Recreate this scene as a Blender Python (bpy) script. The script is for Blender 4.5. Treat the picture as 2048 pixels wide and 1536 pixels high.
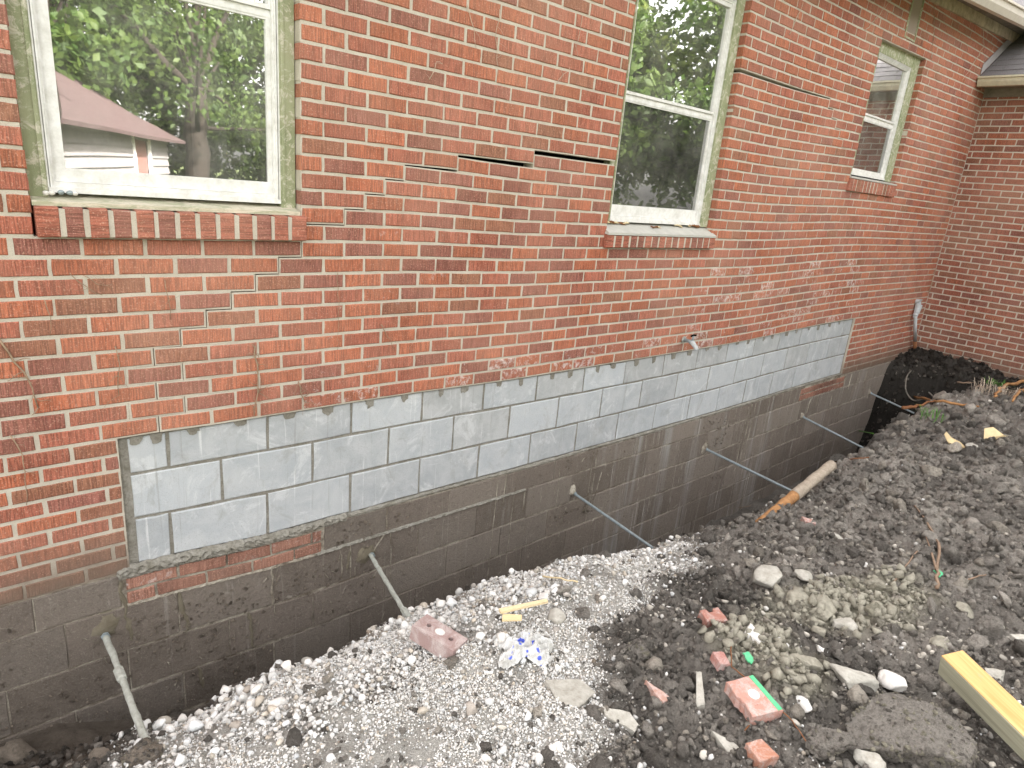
import bpy, bmesh, math, random
import numpy as np
from mathutils import Vector, Matrix

for o in list(bpy.data.objects):
    bpy.data.objects.remove(o, do_unlink=True)
scene = bpy.context.scene
COL = scene.collection
R = math.radians
rng = random.Random(7)
nr = np.random.default_rng(11)

# ------------------------------------------------------------------ camera
CAM = np.array([-1.15817337, -2.65616256, -0.58114229])
FPX = 1304.433
RM = np.array([[0.7554373450189005, -0.6492423900353029, 0.08831045652719952],
               [-0.12816173774562334, -0.27859211005317874, -0.9518198386218579],
               [0.6425643833335434, 0.7077222302551794, -0.29366691688683283]])
cd = bpy.data.cameras.new('camera')
cam = bpy.data.objects.new('camera', cd)
COL.objects.link(cam)
cd.sensor_width = 36.0
cd.lens = 36.0 * FPX / 2048.0
cd.clip_start = 0.05
cd.clip_end = 400
mw = Matrix.Identity(4)
for r_ in range(3):
    mw[r_][0] = RM[0][r_]
    mw[r_][1] = -RM[1][r_]
    mw[r_][2] = -RM[2][r_]
    mw[r_][3] = CAM[r_]
cam.matrix_world = mw
scene.camera = cam

# ------------------------------------------------------------------ sky and light: the sun stands behind the house, the wall is in open shade
SUN = Vector((0.22, 0.80, 0.60)).normalized()
world = bpy.data.worlds.new('World')
scene.world = world
world.use_nodes = True
wn = world.node_tree.nodes
wl = world.node_tree.links
bg = wn['Background']
sky = wn.new('ShaderNodeTexSky')
sky.sky_type = 'NISHITA'
sky.sun_disc = False
sky.sun_elevation = math.asin(SUN.z)
sky.sun_rotation = math.atan2(SUN.x, SUN.y)
sky.dust_density = 4.0
sky.air_density = 1.0
hs = wn.new('ShaderNodeHueSaturation')
hs.inputs['Saturation'].default_value = 0.12
wl.new(sky.outputs[0], hs.inputs['Color'])
tn = wn.new('ShaderNodeMix'); tn.data_type = 'RGBA'; tn.blend_type = 'MULTIPLY'; tn.inputs[0].default_value = 1.0
tn.inputs[7].default_value = (1.0, 0.965, 0.925, 1)
wl.new(hs.outputs[0], tn.inputs[6])
wl.new(tn.outputs[2], bg.inputs['Color'])
bg.inputs['Strength'].default_value = 0.15
sd = bpy.data.lights.new('sun', 'SUN')
sd.energy = 3.0
sd.angle = R(1.5)
sd.color = (1.0, 0.965, 0.92)
sun = bpy.data.objects.new('sun', sd)
COL.objects.link(sun)
sun.rotation_euler = SUN.to_track_quat('Z', 'Y').to_euler()
vs = scene.view_settings
vs.view_transform = 'Standard'
vs.look = 'None'
vs.exposure = 3.1
vs.gamma = 1.0
vs.use_curve_mapping = False
scene.cycles.max_bounces = 6
scene.cycles.diffuse_bounces = 3
scene.cycles.glossy_bounces = 3
scene.cycles.transmission_bounces = 3
scene.cycles.transparent_max_bounces = 8

# ------------------------------------------------------------------ helpers
def tag(o, label=None, cat=None, group=None, kind=None):
    if label: o['label'] = label
    if cat: o['category'] = cat
    if group: o['group'] = group
    if kind: o['kind'] = kind
    return o

def empty(name, loc=(0, 0, 0), parent=None):
    o = bpy.data.objects.new(name, None)
    COL.objects.link(o)
    o.location = loc
    if parent: o.parent = parent
    o.empty_display_size = 0.1
    return o

class MB:
    """collects vertices, faces and per-vertex colours"""
    def __init__(s):
        s.v = []; s.f = []; s.c = []
    def add(s, vs_, fs_, col=None):
        n = len(s.v)
        s.v.extend(vs_)
        s.f.extend([tuple(i + n for i in f) for f in fs_])
        if col is not None:
            if len(col) == len(vs_) and hasattr(col[0], '__len__'):
                s.c.extend(col)
            else:
                s.c.extend([col] * len(vs_))
        return s
    def box(s, a, b, col=None):
        x0, y0, z0 = a; x1, y1, z1 = b
        s.add([(x0,y0,z0),(x1,y0,z0),(x1,y1,z0),(x0,y1,z0),(x0,y0,z1),(x1,y0,z1),(x1,y1,z1),(x0,y1,z1)],
              [(0,3,2,1),(4,5,6,7),(0,1,5,4),(1,2,6,5),(2,3,7,6),(3,0,4,7)], col)
        return s
    def hexa(s, p, col=None):
        s.add(p, [(0,3,2,1),(4,5,6,7),(0,1,5,4),(1,2,6,5),(2,3,7,6),(3,0,4,7)], col)
        return s
    def tube(s, pts, rad, n=8, col=None, cap=True, wob=0.0, rg=None):
        pts = [Vector(p) for p in pts]
        if not hasattr(rad, '__len__'): rad = [rad] * len(pts)
        base = len(s.v)
        up = Vector((0.13, 0.27, 1)).normalized()
        vs_ = []
        for k, p in enumerate(pts):
            t = (pts[min(k+1, len(pts)-1)] - pts[max(k-1, 0)]).normalized()
            a = t.cross(up)
            if a.length < 1e-3: a = t.cross(Vector((1, 0, 0)))
            a.normalize(); b = t.cross(a)
            for j in range(n):
                th = 2 * math.pi * j / n
                rr = rad[k] * (1 + (wob * (rg or rng).uniform(-1, 1) if wob else 0))
                vs_.append(tuple(p + a * (rr * math.cos(th)) + b * (rr * math.sin(th))))
        fs_ = []
        for k in range(len(pts) - 1):
            for j in range(n):
                j2 = (j + 1) % n
                fs_.append((k*n+j, k*n+j2, (k+1)*n+j2, (k+1)*n+j))
        if cap:
            fs_.append(tuple(range(n)))
            fs_.append(tuple((len(pts)-1)*n + j for j in reversed(range(n))))
        s.add(vs_, fs_, col)
        return s
    def build(s, name, mat, parent=None, smooth=False, center=False, rot=None):
        v = s.v
        loc = (0, 0, 0)
        if center and v:
            a = np.array(v, float)
            loc = tuple(((a.min(0) + a.max(0)) / 2).tolist())
            v = [tuple(q) for q in (a - np.array(loc)).tolist()]
        me = bpy.data.meshes.new(name)
        me.from_pydata(v, [], s.f)
        if s.c and len(s.c) == len(s.v):
            at = me.color_attributes.new('col', 'FLOAT_COLOR', 'POINT')
            at.data.foreach_set('color', np.array([tuple(c) + ((0.0,) if len(c) == 3 else ()) for c in s.c], np.float32).ravel())
        if smooth:
            me.polygons.foreach_set('use_smooth', [True] * len(me.polygons))
        bm = bmesh.new(); bm.from_mesh(me)
        bmesh.ops.recalc_face_normals(bm, faces=bm.faces)
        bm.to_mesh(me); bm.free()
        me.materials.append(mat)
        o = bpy.data.objects.new(name, me)
        COL.objects.link(o)
        o.location = loc
        if parent: o.parent = parent
        return o

def big_mesh(name, V, F, mat, parent=None, cols=None, smooth=False):
    """fast triangle mesh from numpy arrays"""
    me = bpy.data.meshes.new(name)
    nv, nf = len(V), len(F)
    me.vertices.add(nv); me.loops.add(nf * 3); me.polygons.add(nf)
    me.vertices.foreach_set('co', np.ascontiguousarray(V, np.float32).ravel())
    me.loops.foreach_set('vertex_index', np.ascontiguousarray(F, np.int32).ravel())
    me.polygons.foreach_set('loop_start', np.arange(0, nf * 3, 3, dtype=np.int32))
    me.polygons.foreach_set('loop_total', np.full(nf, 3, np.int32))
    if smooth: me.polygons.foreach_set('use_smooth', np.ones(nf, bool))
    me.update(calc_edges=True)
    if cols is not None:
        at = me.color_attributes.new('col', 'FLOAT_COLOR', 'POINT')
        c4 = np.zeros((nv, 4), np.float32); c4[:, :cols.shape[1]] = cols
        at.data.foreach_set('color', c4.ravel())
    me.materials.append(mat)
    o = bpy.data.objects.new(name, me)
    COL.objects.link(o)
    if parent: o.parent = parent
    return o

# value noise in numpy
_T = np.random.default_rng(3).random((256, 256))
def vnoise(x, y):
    xi = np.floor(x).astype(int); yi = np.floor(y).astype(int)
    fx = x - xi; fy = y - yi
    fx = fx * fx * (3 - 2 * fx); fy = fy * fy * (3 - 2 * fy)
    a = _T[xi % 256, yi % 256]; b = _T[(xi + 1) % 256, yi % 256]
    c = _T[xi % 256, (yi + 1) % 256]; d = _T[(xi + 1) % 256, (yi + 1) % 256]
    return (a * (1-fx) + b * fx) * (1-fy) + (c * (1-fx) + d * fx) * fy
def fbm(x, y, s, octv=4, gain=0.5):
    t = 0; a = 1; n = 0
    for k in range(octv):
        t = t + a * (vnoise(x * s + 17.3 * k, y * s + 9.1 * k) - 0.5); n += a
        s *= 2.03; a *= gain
    return t / n * 2

def sstep(a, b, x):
    t = np.clip((x - a) / (b - a), 0, 1)
    return t * t * (3 - 2 * t)

# ------------------------------------------------------------------ materials
MATS = {}
class NT:
    def __init__(s, name, rough=0.9, spec=0.25):
        m = bpy.data.materials.new(name); m.use_nodes = True
        s.m = m; s.n = m.node_tree.nodes; s.l = m.node_tree.links
        s.b = s.n['Principled BSDF']
        s.b.inputs['Roughness'].default_value = rough
        s.b.inputs['Specular IOR Level'].default_value = spec
        MATS[name] = m
        s._p = None
    def pos(s):
        if s._p is None:
            s._p = s.n.new('ShaderNodeNewGeometry').outputs['Position']
        return s._p
    def obj(s):
        return s.n.new('ShaderNodeTexCoord').outputs['Object']
    def mapv(s, src, scale):
        mp = s.n.new('ShaderNodeMapping'); mp.inputs['Scale'].default_value = scale
        s.l.new(src, mp.inputs['Vector']); return mp.outputs[0]
    def noise(s, scale, vec=None, detail=4, rough=0.55, out=0, dist=0.0):
        t = s.n.new('ShaderNodeTexNoise'); t.inputs['Scale'].default_value = scale
        t.inputs['Detail'].default_value = detail; t.inputs['Roughness'].default_value = rough
        t.inputs['Distortion'].default_value = dist
        s.l.new(vec if vec is not None else s.pos(), t.inputs['Vector'])
        return t.outputs[out]
    def vor(s, scale, vec=None, feature='F1'):
        t = s.n.new('ShaderNodeTexVoronoi'); t.inputs['Scale'].default_value = scale; t.feature = feature
        s.l.new(vec if vec is not None else s.pos(), t.inputs['Vector'])
        return t.outputs['Distance']
    def ramp(s, f, stops, interp='LINEAR'):
        t = s.n.new('ShaderNodeValToRGB'); e = t.color_ramp.elements
        t.color_ramp.interpolation = interp
        while len(e) < len(stops): e.new(0.5)
        for k, (p, c) in enumerate(stops):
            e[k].position = p
            e[k].color = (c, c, c, 1) if not hasattr(c, '__len__') else tuple(c) + (1,)
        s.l.new(f, t.inputs[0]); return t.outputs[0]
    def mix(s, f, a, b, blend='MIX'):
        t = s.n.new('ShaderNodeMix'); t.data_type = 'RGBA'; t.blend_type = blend
        for k, x in ((0, f), (6, a), (7, b)):
            if hasattr(x, 'is_output') or hasattr(x, 'node'): s.l.new(x, t.inputs[k])
            elif k == 0: t.inputs[0].default_value = x
            else: t.inputs[k].default_value = tuple(x) + (1,)
        return t.outputs[2]
    def math(s, op, a, b=0.0):
        t = s.n.new('ShaderNodeMath'); t.operation = op
        for k, x in ((0, a), (1, b)):
            if hasattr(x, 'node'): s.l.new(x, t.inputs[k])
            else: t.inputs[k].default_value = x
        return t.outputs[0]
    def attr(s, name='col'):
        t = s.n.new('ShaderNodeAttribute'); t.attribute_name = name
        return t.outputs['Color'], t.outputs['Alpha']
    def bump(s, h, strength=0.5, dist=0.003, prev=None):
        t = s.n.new('ShaderNodeBump'); t.inputs['Strength'].default_value = strength
        t.inputs['Distance'].default_value = dist
        s.l.new(h, t.inputs['Height'])
        if prev is not None: s.l.new(prev, t.inputs['Normal'])
        return t.outputs[0]
    def done(s, col=None, nrm=None, rough=None):
        if col is not None:
            if hasattr(col, 'node'): s.l.new(col, s.b.inputs['Base Color'])
            else: s.b.inputs['Base Color'].default_value = tuple(col) + (1,)
        if nrm is not None: s.l.new(nrm, s.b.inputs['Normal'])
        if rough is not None and hasattr(rough, 'node'): s.l.new(rough, s.b.inputs['Roughness'])
        return s.m

def soil_stain(t, col):
    """soil left on the courses that used to be buried"""
    sx = t.n.new('ShaderNodeSeparateXYZ'); t.l.new(t.pos(), sx.inputs[0])
    h = t.math('ADD', sx.outputs['Z'], t.math('MULTIPLY', t.math('SUBTRACT', t.noise(6, None, 5, 0.7), 0.5), 0.30))
    f = t.ramp(t.math('ADD', t.math('MULTIPLY', h, -1.0), -1.5), [(0.50, 0.0), (0.72, 0.85)])
    return t.mix(f, col, (0.17, 0.13, 0.10))

def brick_material(name, horizontal=False, buried=False):
    t = NT(name, 0.88, 0.2)
    c, al = t.attr()
    # score marks: noise squeezed to thin irregular lines
    v = t.mapv(t.pos(), (9, 9, 210) if horizontal else (210, 210, 11))
    g = t.noise(1.0, v, 3, 0.6)
    g = t.ramp(g, [(0.40, 0), (0.56, 1)])
    n1 = t.noise(14, None, 5, 0.65)
    n2 = t.noise(160, None, 3, 0.7)
    col = t.mix(t.ramp(n1, [(0.3, 0), (0.72, 1)]), c, (0.30, 0.085, 0.045), 'MIX')
    col = t.mix(0.62, col, c)
    dk = t.mix(0.60, col, (0.085, 0.032, 0.022))
    col = t.mix(g, dk, col)
    n3 = t.noise(420, None, 2, 0.7)
    col = t.mix(t.ramp(n3, [(0.32, 0.62), (0.48, 0)]), col, (0.085, 0.035, 0.026))
    col = t.mix(t.math('MULTIPLY', t.ramp(n2, [(0.55, 0), (0.66, 1)]), 0.55), col, (0.70, 0.42, 0.31))
    # efflorescence, amount in the alpha of the brick colour
    e = t.noise(26, None, 6, 0.75, dist=0.6)
    e = t.math('ADD', e, t.math('MULTIPLY', al, 0.34))
    e = t.ramp(e, [(0.70, 0), (0.84, 1)])
    col = t.mix(t.math('MULTIPLY', e, 0.85), col, (0.70, 0.66, 0.64))
    # dust and faint vertical grime
    st = t.noise(1.0, t.mapv(t.pos(), (9, 9, 1.1)), 5, 0.7)
    col = t.mix(t.math('MULTIPLY', t.ramp(st, [(0.42, 0), (0.78, 1)]), 0.30), col, (0.20, 0.10, 0.07))
    lg = t.noise(1.3, None, 5, 0.65)
    col = t.mix(t.math('MULTIPLY', t.ramp(lg, [(0.36, 0), (0.66, 1)]), 0.30), col, (0.66, 0.38, 0.28))
    if not buried: col = soil_stain(t, col)
    n = t.bump(g, 0.6, 0.003)
    n = t.bump(n2, 0.5, 0.0025, n)
    return t.done(col, n)

brick_material('brick')
brick_material('brick_rowlock', True)
brick_material('brick_old', False, True)

t = NT('mortar', 0.95, 0.1)
n1 = t.noise(9, None, 6, 0.7); n2 = t.noise(240, None, 3, 0.7)
c = t.mix(t.ramp(n1, [(0.3, 0), (0.75, 1)]), (0.60, 0.55, 0.47), (0.46, 0.41, 0.34))
c = t.mix(t.ramp(n2, [(0.3, 0.4), (0.5, 0.0)]), c, (0.2, 0.17, 0.13))
c = soil_stain(t, c)
t.done(c, t.bump(n2, 0.6, 0.003))

t = NT('fresh_mortar', 0.95, 0.1)
n1 = t.noise(16, None, 6, 0.7); n2 = t.noise(120, None, 4, 0.7)
c = t.mix(t.ramp(n1, [(0.35, 0), (0.7, 1)]), (0.22, 0.205, 0.17), (0.36, 0.345, 0.31))
c = t.mix(t.ramp(n2, [(0.3, 0.5), (0.55, 0.0)]), c, (0.10, 0.085, 0.065))
t.done(c, t.bump(n2, 0.9, 0.006))

t = NT('wet_mortar', 0.8, 0.2)
n1 = t.noise(20, None, 6, 0.75); n2 = t.noise(120, None, 4, 0.75)
c = t.mix(t.ramp(n1, [(0.35, 0), (0.7, 1)]), (0.150, 0.128, 0.092), (0.21, 0.185, 0.14))
t.done(c, t.bump(n2, 0.9, 0.006))

t = NT('grey_block', 0.93, 0.15)
c, al = t.attr()
n1 = t.noise(7, None, 6, 0.7, dist=0.5); n2 = t.noise(300, None, 3, 0.75); n3 = t.vor(420)
col = t.mix(t.ramp(n1, [(0.38, 0), (0.62, 1)]), c, (0.60, 0.61, 0.615))
col = t.mix(0.55, col, c)
sm = t.noise(4.2, None, 5, 0.75, dist=1.6)
col = t.mix(t.math('MULTIPLY', t.ramp(sm, [(0.555, 0), (0.63, 1)]), 0.50), col, (0.66, 0.675, 0.685))
sm2 = t.noise(5.1, t.mapv(t.pos(), (1.3, 1, 0.9)), 6, 0.8, dist=0.8)
col = t.mix(t.math('MULTIPLY', t.ramp(sm2, [(0.545, 0), (0.66, 1)]), 0.50), col, (0.33, 0.33, 0.32))
sv = t.noise(1.0, t.mapv(t.pos(), (26, 1, 0.9)), 4, 0.75)
col = t.mix(t.math('MULTIPLY', t.ramp(sv, [(0.595, 0), (0.68, 1)]), 0.50), col, (0.27, 0.265, 0.25))
sv2 = t.noise(1.0, t.mapv(t.pos(), (48, 2, 1.6)), 3, 0.75)
col = t.mix(t.math('MULTIPLY', t.ramp(sv2, [(0.62, 0), (0.69, 1)]), 0.55), col, (0.76, 0.77, 0.77))
col = t.mix(t.ramp(n2, [(0.30, 0.65), (0.45, 0.0)]), col, (0.22, 0.22, 0.215))
t.done(col, t.bump(t.math('ADD', n2, t.math('MULTIPLY', n3, 0.5)), 0.55, 0.003))

t = NT('old_block', 0.95, 0.12)
c, al = t.attr()
n1 = t.noise(5, None, 6, 0.72, dist=0.4); n2 = t.noise(170, None, 4, 0.8); n3 = t.noise(34, None, 5, 0.75)
col = t.mix(t.ramp(n1, [(0.32, 0), (0.70, 1)]), c, (0.29, 0.245, 0.205))
col = t.mix(0.55, col, c)
col = t.mix(t.ramp(n3, [(0.30, 0.45), (0.46, 0.0)]), col, (0.085, 0.066, 0.052))
sv = t.noise(1.0, t.mapv(t.pos(), (34, 3, 1.1)), 5, 0.8)
col = t.mix(t.math('MULTIPLY', t.ramp(sv, [(0.575, 0), (0.66, 1)]), t.math('ADD', t.math('MULTIPLY', al, 0.8), 0.30)), col, (0.52, 0.49, 0.45))
sv3 = t.noise(1.0, t.mapv(t.pos(), (5, 3, 0.35)), 4, 0.7)
col = t.mix(t.math('MULTIPLY', t.ramp(sv3, [(0.52, 0), (0.70, 1)]), t.math('MINIMUM', t.math('MULTIPLY', al, 0.62), 0.95)), col, (0.44, 0.43, 0.415))
sm = t.noise(9, None, 6, 0.75, dist=2.5)
col = t.mix(t.math('MULTIPLY', t.ramp(sm, [(0.60, 0), (0.68, 1)]), 0.6), col, (0.44, 0.40, 0.345))
col = t.mix(t.ramp(n2, [(0.55, 0.0), (0.70, 0.8)]), col, (0.40, 0.35, 0.295))
col = t.mix(t.ramp(n2, [(0.28, 0.5), (0.42, 0.0)]), col, (0.07, 0.054, 0.043))
n = t.bump(n2, 1.0, 0.010)
t.done(col, t.bump(n3, 0.6, 0.012, n))

t = NT('old_joint', 0.95, 0.1)
n1 = t.noise(7, None, 6, 0.75); n2 = t.noise(110, None, 4, 0.8)
c = t.mix(t.ramp(n1, [(0.40, 0), (0.60, 1)]), (0.17, 0.14, 0.11), (0.46, 0.42, 0.35))
c = t.mix(t.ramp(n2, [(0.3, 0.5), (0.5, 0.0)]), c, (0.10, 0.08, 0.065))
t.done(c, t.bump(n2, 0.9, 0.006))

t = NT('soil', 1.0, 0.1)
c, al = t.attr()
n1 = t.noise(22, None, 8, 0.78); n2 = t.noise(150, None, 5, 0.8)
col = t.mix(t.ramp(n1, [(0.34, 0), (0.66, 1)]), t.mix(0.4, c, (0.03, 0.025, 0.02)), c)
col = t.mix(t.ramp(n2, [(0.60, 0), (0.74, 0.6)]), col, t.mix(0.5, c, (0.42, 0.38, 0.33)))
dkf = t.math('MULTIPLY', t.ramp(n2, [(0.26, 0.6), (0.46, 0)]), t.math('SUBTRACT', 1.0, t.math('MULTIPLY', al, 0.75)))
col = t.mix(dkf, col, (0.018, 0.014, 0.012))
grit = t.vor(150)
col = t.mix(t.math('MULTIPLY', al, t.ramp(grit, [(0.30, 0.75), (0.55, 0)])), col, (0.62, 0.60, 0.56))
n = t.bump(n2, 1.0, 0.012)
t.done(col, t.bump(n1, 0.9, 0.03, n))

t = NT('clod', 1.0, 0.1)
c, al = t.attr()
n2 = t.noise(150, None, 5, 0.85); n1 = t.noise(42, None, 6, 0.8)
col = t.mix(t.ramp(n1, [(0.36, 0.7), (0.54, 0)]), c, t.mix(0.6, c, (0.03, 0.025, 0.02)))
col = t.mix(t.ramp(n2, [(0.54, 0), (0.68, 0.7)]), col, t.mix(0.5, c, (0.50, 0.46, 0.41)))
col = t.mix(t.ramp(n2, [(0.28, 0.6), (0.42, 0)]), col, (0.03, 0.025, 0.02))
n = t.bump(n2, 1.0, 0.014)
t.done(col, t.bump(n1, 1.0, 0.04, n))

t = NT('gravel', 0.92, 0.2)
c, al = t.attr()
n1 = t.noise(45, None, 5, 0.7); n2 = t.noise(260, None, 3, 0.7)
col = t.mix(t.ramp(n1, [(0.42, 0), (0.74, 0.45)]), c, (0.44, 0.40, 0.35))
t.done(col, t.bump(n2, 0.5, 0.003))

t = NT('broken_brick', 0.95, 0.15)
c, al = t.attr()
n1 = t.noise(18, None, 6, 0.75, dist=0.8); n2 = t.noise(190, None, 4, 0.75)
col = t.mix(t.ramp(n1, [(0.44, 0), (0.68, 0.8)]), c, (0.58, 0.52, 0.50))
col = t.mix(t.ramp(n2, [(0.26, 0.6), (0.45, 0)]), col, (0.12, 0.055, 0.05))
t.done(col, t.bump(n2, 0.7, 0.004))

def simple(name, col, rough=0.6, spec=0.3, nz=None, amount=0.35, col2=None, bump=0.0, bscale=80, metal=0.0):
    t = NT(name, rough, spec)
    c = col
    if nz:
        n1 = t.noise(nz, None, 6, 0.7)
        c = t.mix(t.math('MULTIPLY', t.ramp(n1, [(0.4, 0), (0.68, 1)]), amount), col, col2 or tuple(x * 0.4 for x in col))
    nn = t.bump(t.noise(bscale, None, 4, 0.7), bump, 0.003) if bump else None
    t.b.inputs['Metallic'].default_value = metal
    return t.done(c, nn)

simple('white_vinyl', (0.80, 0.79, 0.775), 0.45, 0.4, 22, 0.45, (0.38, 0.36, 0.30))
simple('dark_gap', (0.012, 0.010, 0.009), 1.0, 0.0)
simple('interior', (0.07, 0.072, 0.07), 0.95, 0.1)
simple('curtain', (0.78, 0.79, 0.77), 0.9, 0.1, 5, 0.2)
simple('galvanised', (0.33, 0.39, 0.42), 0.45, 0.4, 40, 0.5, (0.16, 0.17, 0.165), 0.25, 120, 0.35)
simple('pipe_crust', (0.40, 0.34, 0.275), 0.95, 0.1, 40, 0.7, (0.22, 0.18, 0.14), 0.9, 80)
simple('cement_coat', (0.44, 0.45, 0.41), 0.95, 0.1, 45, 0.7, (0.23, 0.225, 0.19), 0.8, 90)
simple('conduit', (0.50, 0.53, 0.55), 0.5, 0.4, 30, 0.4, (0.30, 0.31, 0.31))
simple('rust', (0.26, 0.115, 0.055), 0.95, 0.1, 30, 0.7, (0.10, 0.055, 0.035), 0.6, 100)
simple('cable', (0.24, 0.22, 0.19), 0.8, 0.2, 25, 0.6, (0.10, 0.085, 0.07))
simple('root_orange', (0.44, 0.235, 0.105), 0.9, 0.15, 28, 0.75, (0.20, 0.10, 0.05), 0.7, 70)
simple('twig', (0.27, 0.19, 0.135), 0.9, 0.1, 30, 0.6, (0.12, 0.08, 0.06), 0.4, 80)
simple('vine', (0.36, 0.26, 0.18), 0.95, 0.1, 60, 0.6, (0.14, 0.09, 0.065))
simple('vine_pale', (0.60, 0.50, 0.40), 0.95, 0.1, 60, 0.5, (0.34, 0.25, 0.18))
simple('green_leaf', (0.10, 0.26, 0.04), 0.6, 0.3, 30, 0.5, (0.05, 0.12, 0.02))
simple('pale_paper', (0.72, 0.57, 0.34), 0.9, 0.1, 25, 0.35, (0.52, 0.38, 0.20))
simple('splinter', (0.70, 0.58, 0.37), 0.85, 0.2, 40, 0.4, (0.48, 0.36, 0.20))
simple('green_paint', (0.08, 0.47, 0.22), 0.7, 0.3, 60, 0.35, (0.30, 0.36, 0.28))
simple('concrete', (0.47, 0.45, 0.405), 0.95, 0.1, 30, 0.7, (0.26, 0.24, 0.20), 1.0, 90)
simple('pale_stone', (0.70, 0.68, 0.65), 0.9, 0.2, 25, 0.4, (0.42, 0.39, 0.35), 0.6, 110)
simple('clay', (0.33, 0.31, 0.255), 0.98, 0.1, 34, 0.8, (0.17, 0.155, 0.125), 1.0, 70)
simple('gutter_paint', (0.62, 0.57, 0.50), 0.5, 0.35, 14, 0.35, (0.42, 0.37, 0.31))
simple('gutter_cream', (0.60, 0.56, 0.43), 0.5, 0.35, 14, 0.4, (0.28, 0.25, 0.18))
simple('fascia', (0.56, 0.48, 0.34), 0.8, 0.2, 12, 0.6, (0.13, 0.10, 0.07), 0.3, 60)
simple('soffit', (0.28, 0.25, 0.21), 0.85, 0.2, 9, 0.6, (0.12, 0.10, 0.08))
simple('flashing', (0.40, 0.37, 0.37), 0.6, 0.4, 18, 0.5, (0.26, 0.23, 0.23))
simple('shingle', (0.17, 0.16, 0.165), 0.95, 0.1, 120, 0.7, (0.30, 0.285, 0.28), 0.7, 260)
simple('panel_brown', (0.33, 0.26, 0.22), 0.7, 0.3, 10, 0.5, (0.33, 0.29, 0.22))
simple('grey_sill', (0.45, 0.44, 0.40), 0.75, 0.25, 16, 0.45, (0.62, 0.60, 0.55), 0.25, 70)
simple('siding', (0.20, 0.185, 0.18), 0.7, 0.3, 6, 0.3, (0.42, 0.38, 0.36))
simple('shed_roof', (0.060, 0.040, 0.038), 0.95, 0.1, 9, 0.6, (0.11, 0.08, 0.075), 0.4, 60)
simple('shed_door', (0.20, 0.105, 0.09), 0.8, 0.2, 6, 0.5, (0.22, 0.11, 0.09))
simple('bark', (0.034, 0.027, 0.022), 0.95, 0.1, 12, 0.6, (0.014, 0.011, 0.010), 0.8, 30)
simple('lawn', (0.070, 0.092, 0.035), 0.95, 0.1, 3, 0.6, (0.13, 0.14, 0.05))

# peeling green paint over weathered wood
t = NT('peeling_green', 0.85, 0.2)
n1 = t.noise(24, None, 6, 0.78, dist=0.8); n2 = t.noise(95, None, 5, 0.8); n3 = t.noise(5, None, 4, 0.6)
c = t.mix(t.ramp(n3, [(0.35, 0), (0.65, 1)]), (0.255, 0.285, 0.165), (0.36, 0.37, 0.24))
c = t.mix(t.ramp(n1, [(0.50, 0), (0.60, 1)]), c, (0.56, 0.53, 0.43))
c = t.mix(t.ramp(n2, [(0.63, 0), (0.70, 1)]), c, (0.19, 0.15, 0.105))
n = t.bump(n1, 0.5, 0.004)
t.done(c, t.bump(n2, 0.7, 0.003, n))
t = NT('peeling_cream', 0.85, 0.2)
n1 = t.noise(18, t.mapv(t.pos(), (0.4, 1, 2.2)), 6, 0.78, dist=0.8); n2 = t.noise(80, None, 5, 0.8)
c = t.mix(t.ramp(n1, [(0.46, 0), (0.58, 1)]), (0.62, 0.57, 0.46), (0.40, 0.40, 0.28))
c = t.mix(t.ramp(n2, [(0.62, 0), (0.70, 1)]), c, (0.15, 0.105, 0.07))
n = t.bump(n1, 0.5, 0.004)
t.done(c, t.bump(n2, 0.7, 0.003, n))

# lumber: long grain along the object's x axis
t = NT('lumber', 0.75, 0.25)
v = t.mapv(t.obj(), (1.2, 26, 26))
n1 = t.noise(1.6, v, 5, 0.65, dist=0.6)
c = t.mix(t.ramp(n1, [(0.38, 0), (0.64, 1)]), (0.66, 0.425, 0.185), (0.49, 0.285, 0.105))
sp = t.noise(1.0, t.mapv(t.obj(), (5, 9, 9)), 4, 0.6)
c = t.mix(t.ramp(sp, [(0.66, 0), (0.74, 0.6)]), c, (0.36, 0.32, 0.22))
t.done(c, t.bump(n1, 0.25, 0.002))
t = NT('lumber_grey', 0.85, 0.2)
v = t.mapv(t.obj(), (1.2, 30, 30))
n1 = t.noise(1.6, v, 5, 0.65, dist=0.6)
c = t.mix(t.ramp(n1, [(0.38, 0), (0.64, 1)]), (0.40, 0.39, 0.29), (0.27, 0.26, 0.19))
t.done(c, t.bump(n1, 0.3, 0.002))

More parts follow.
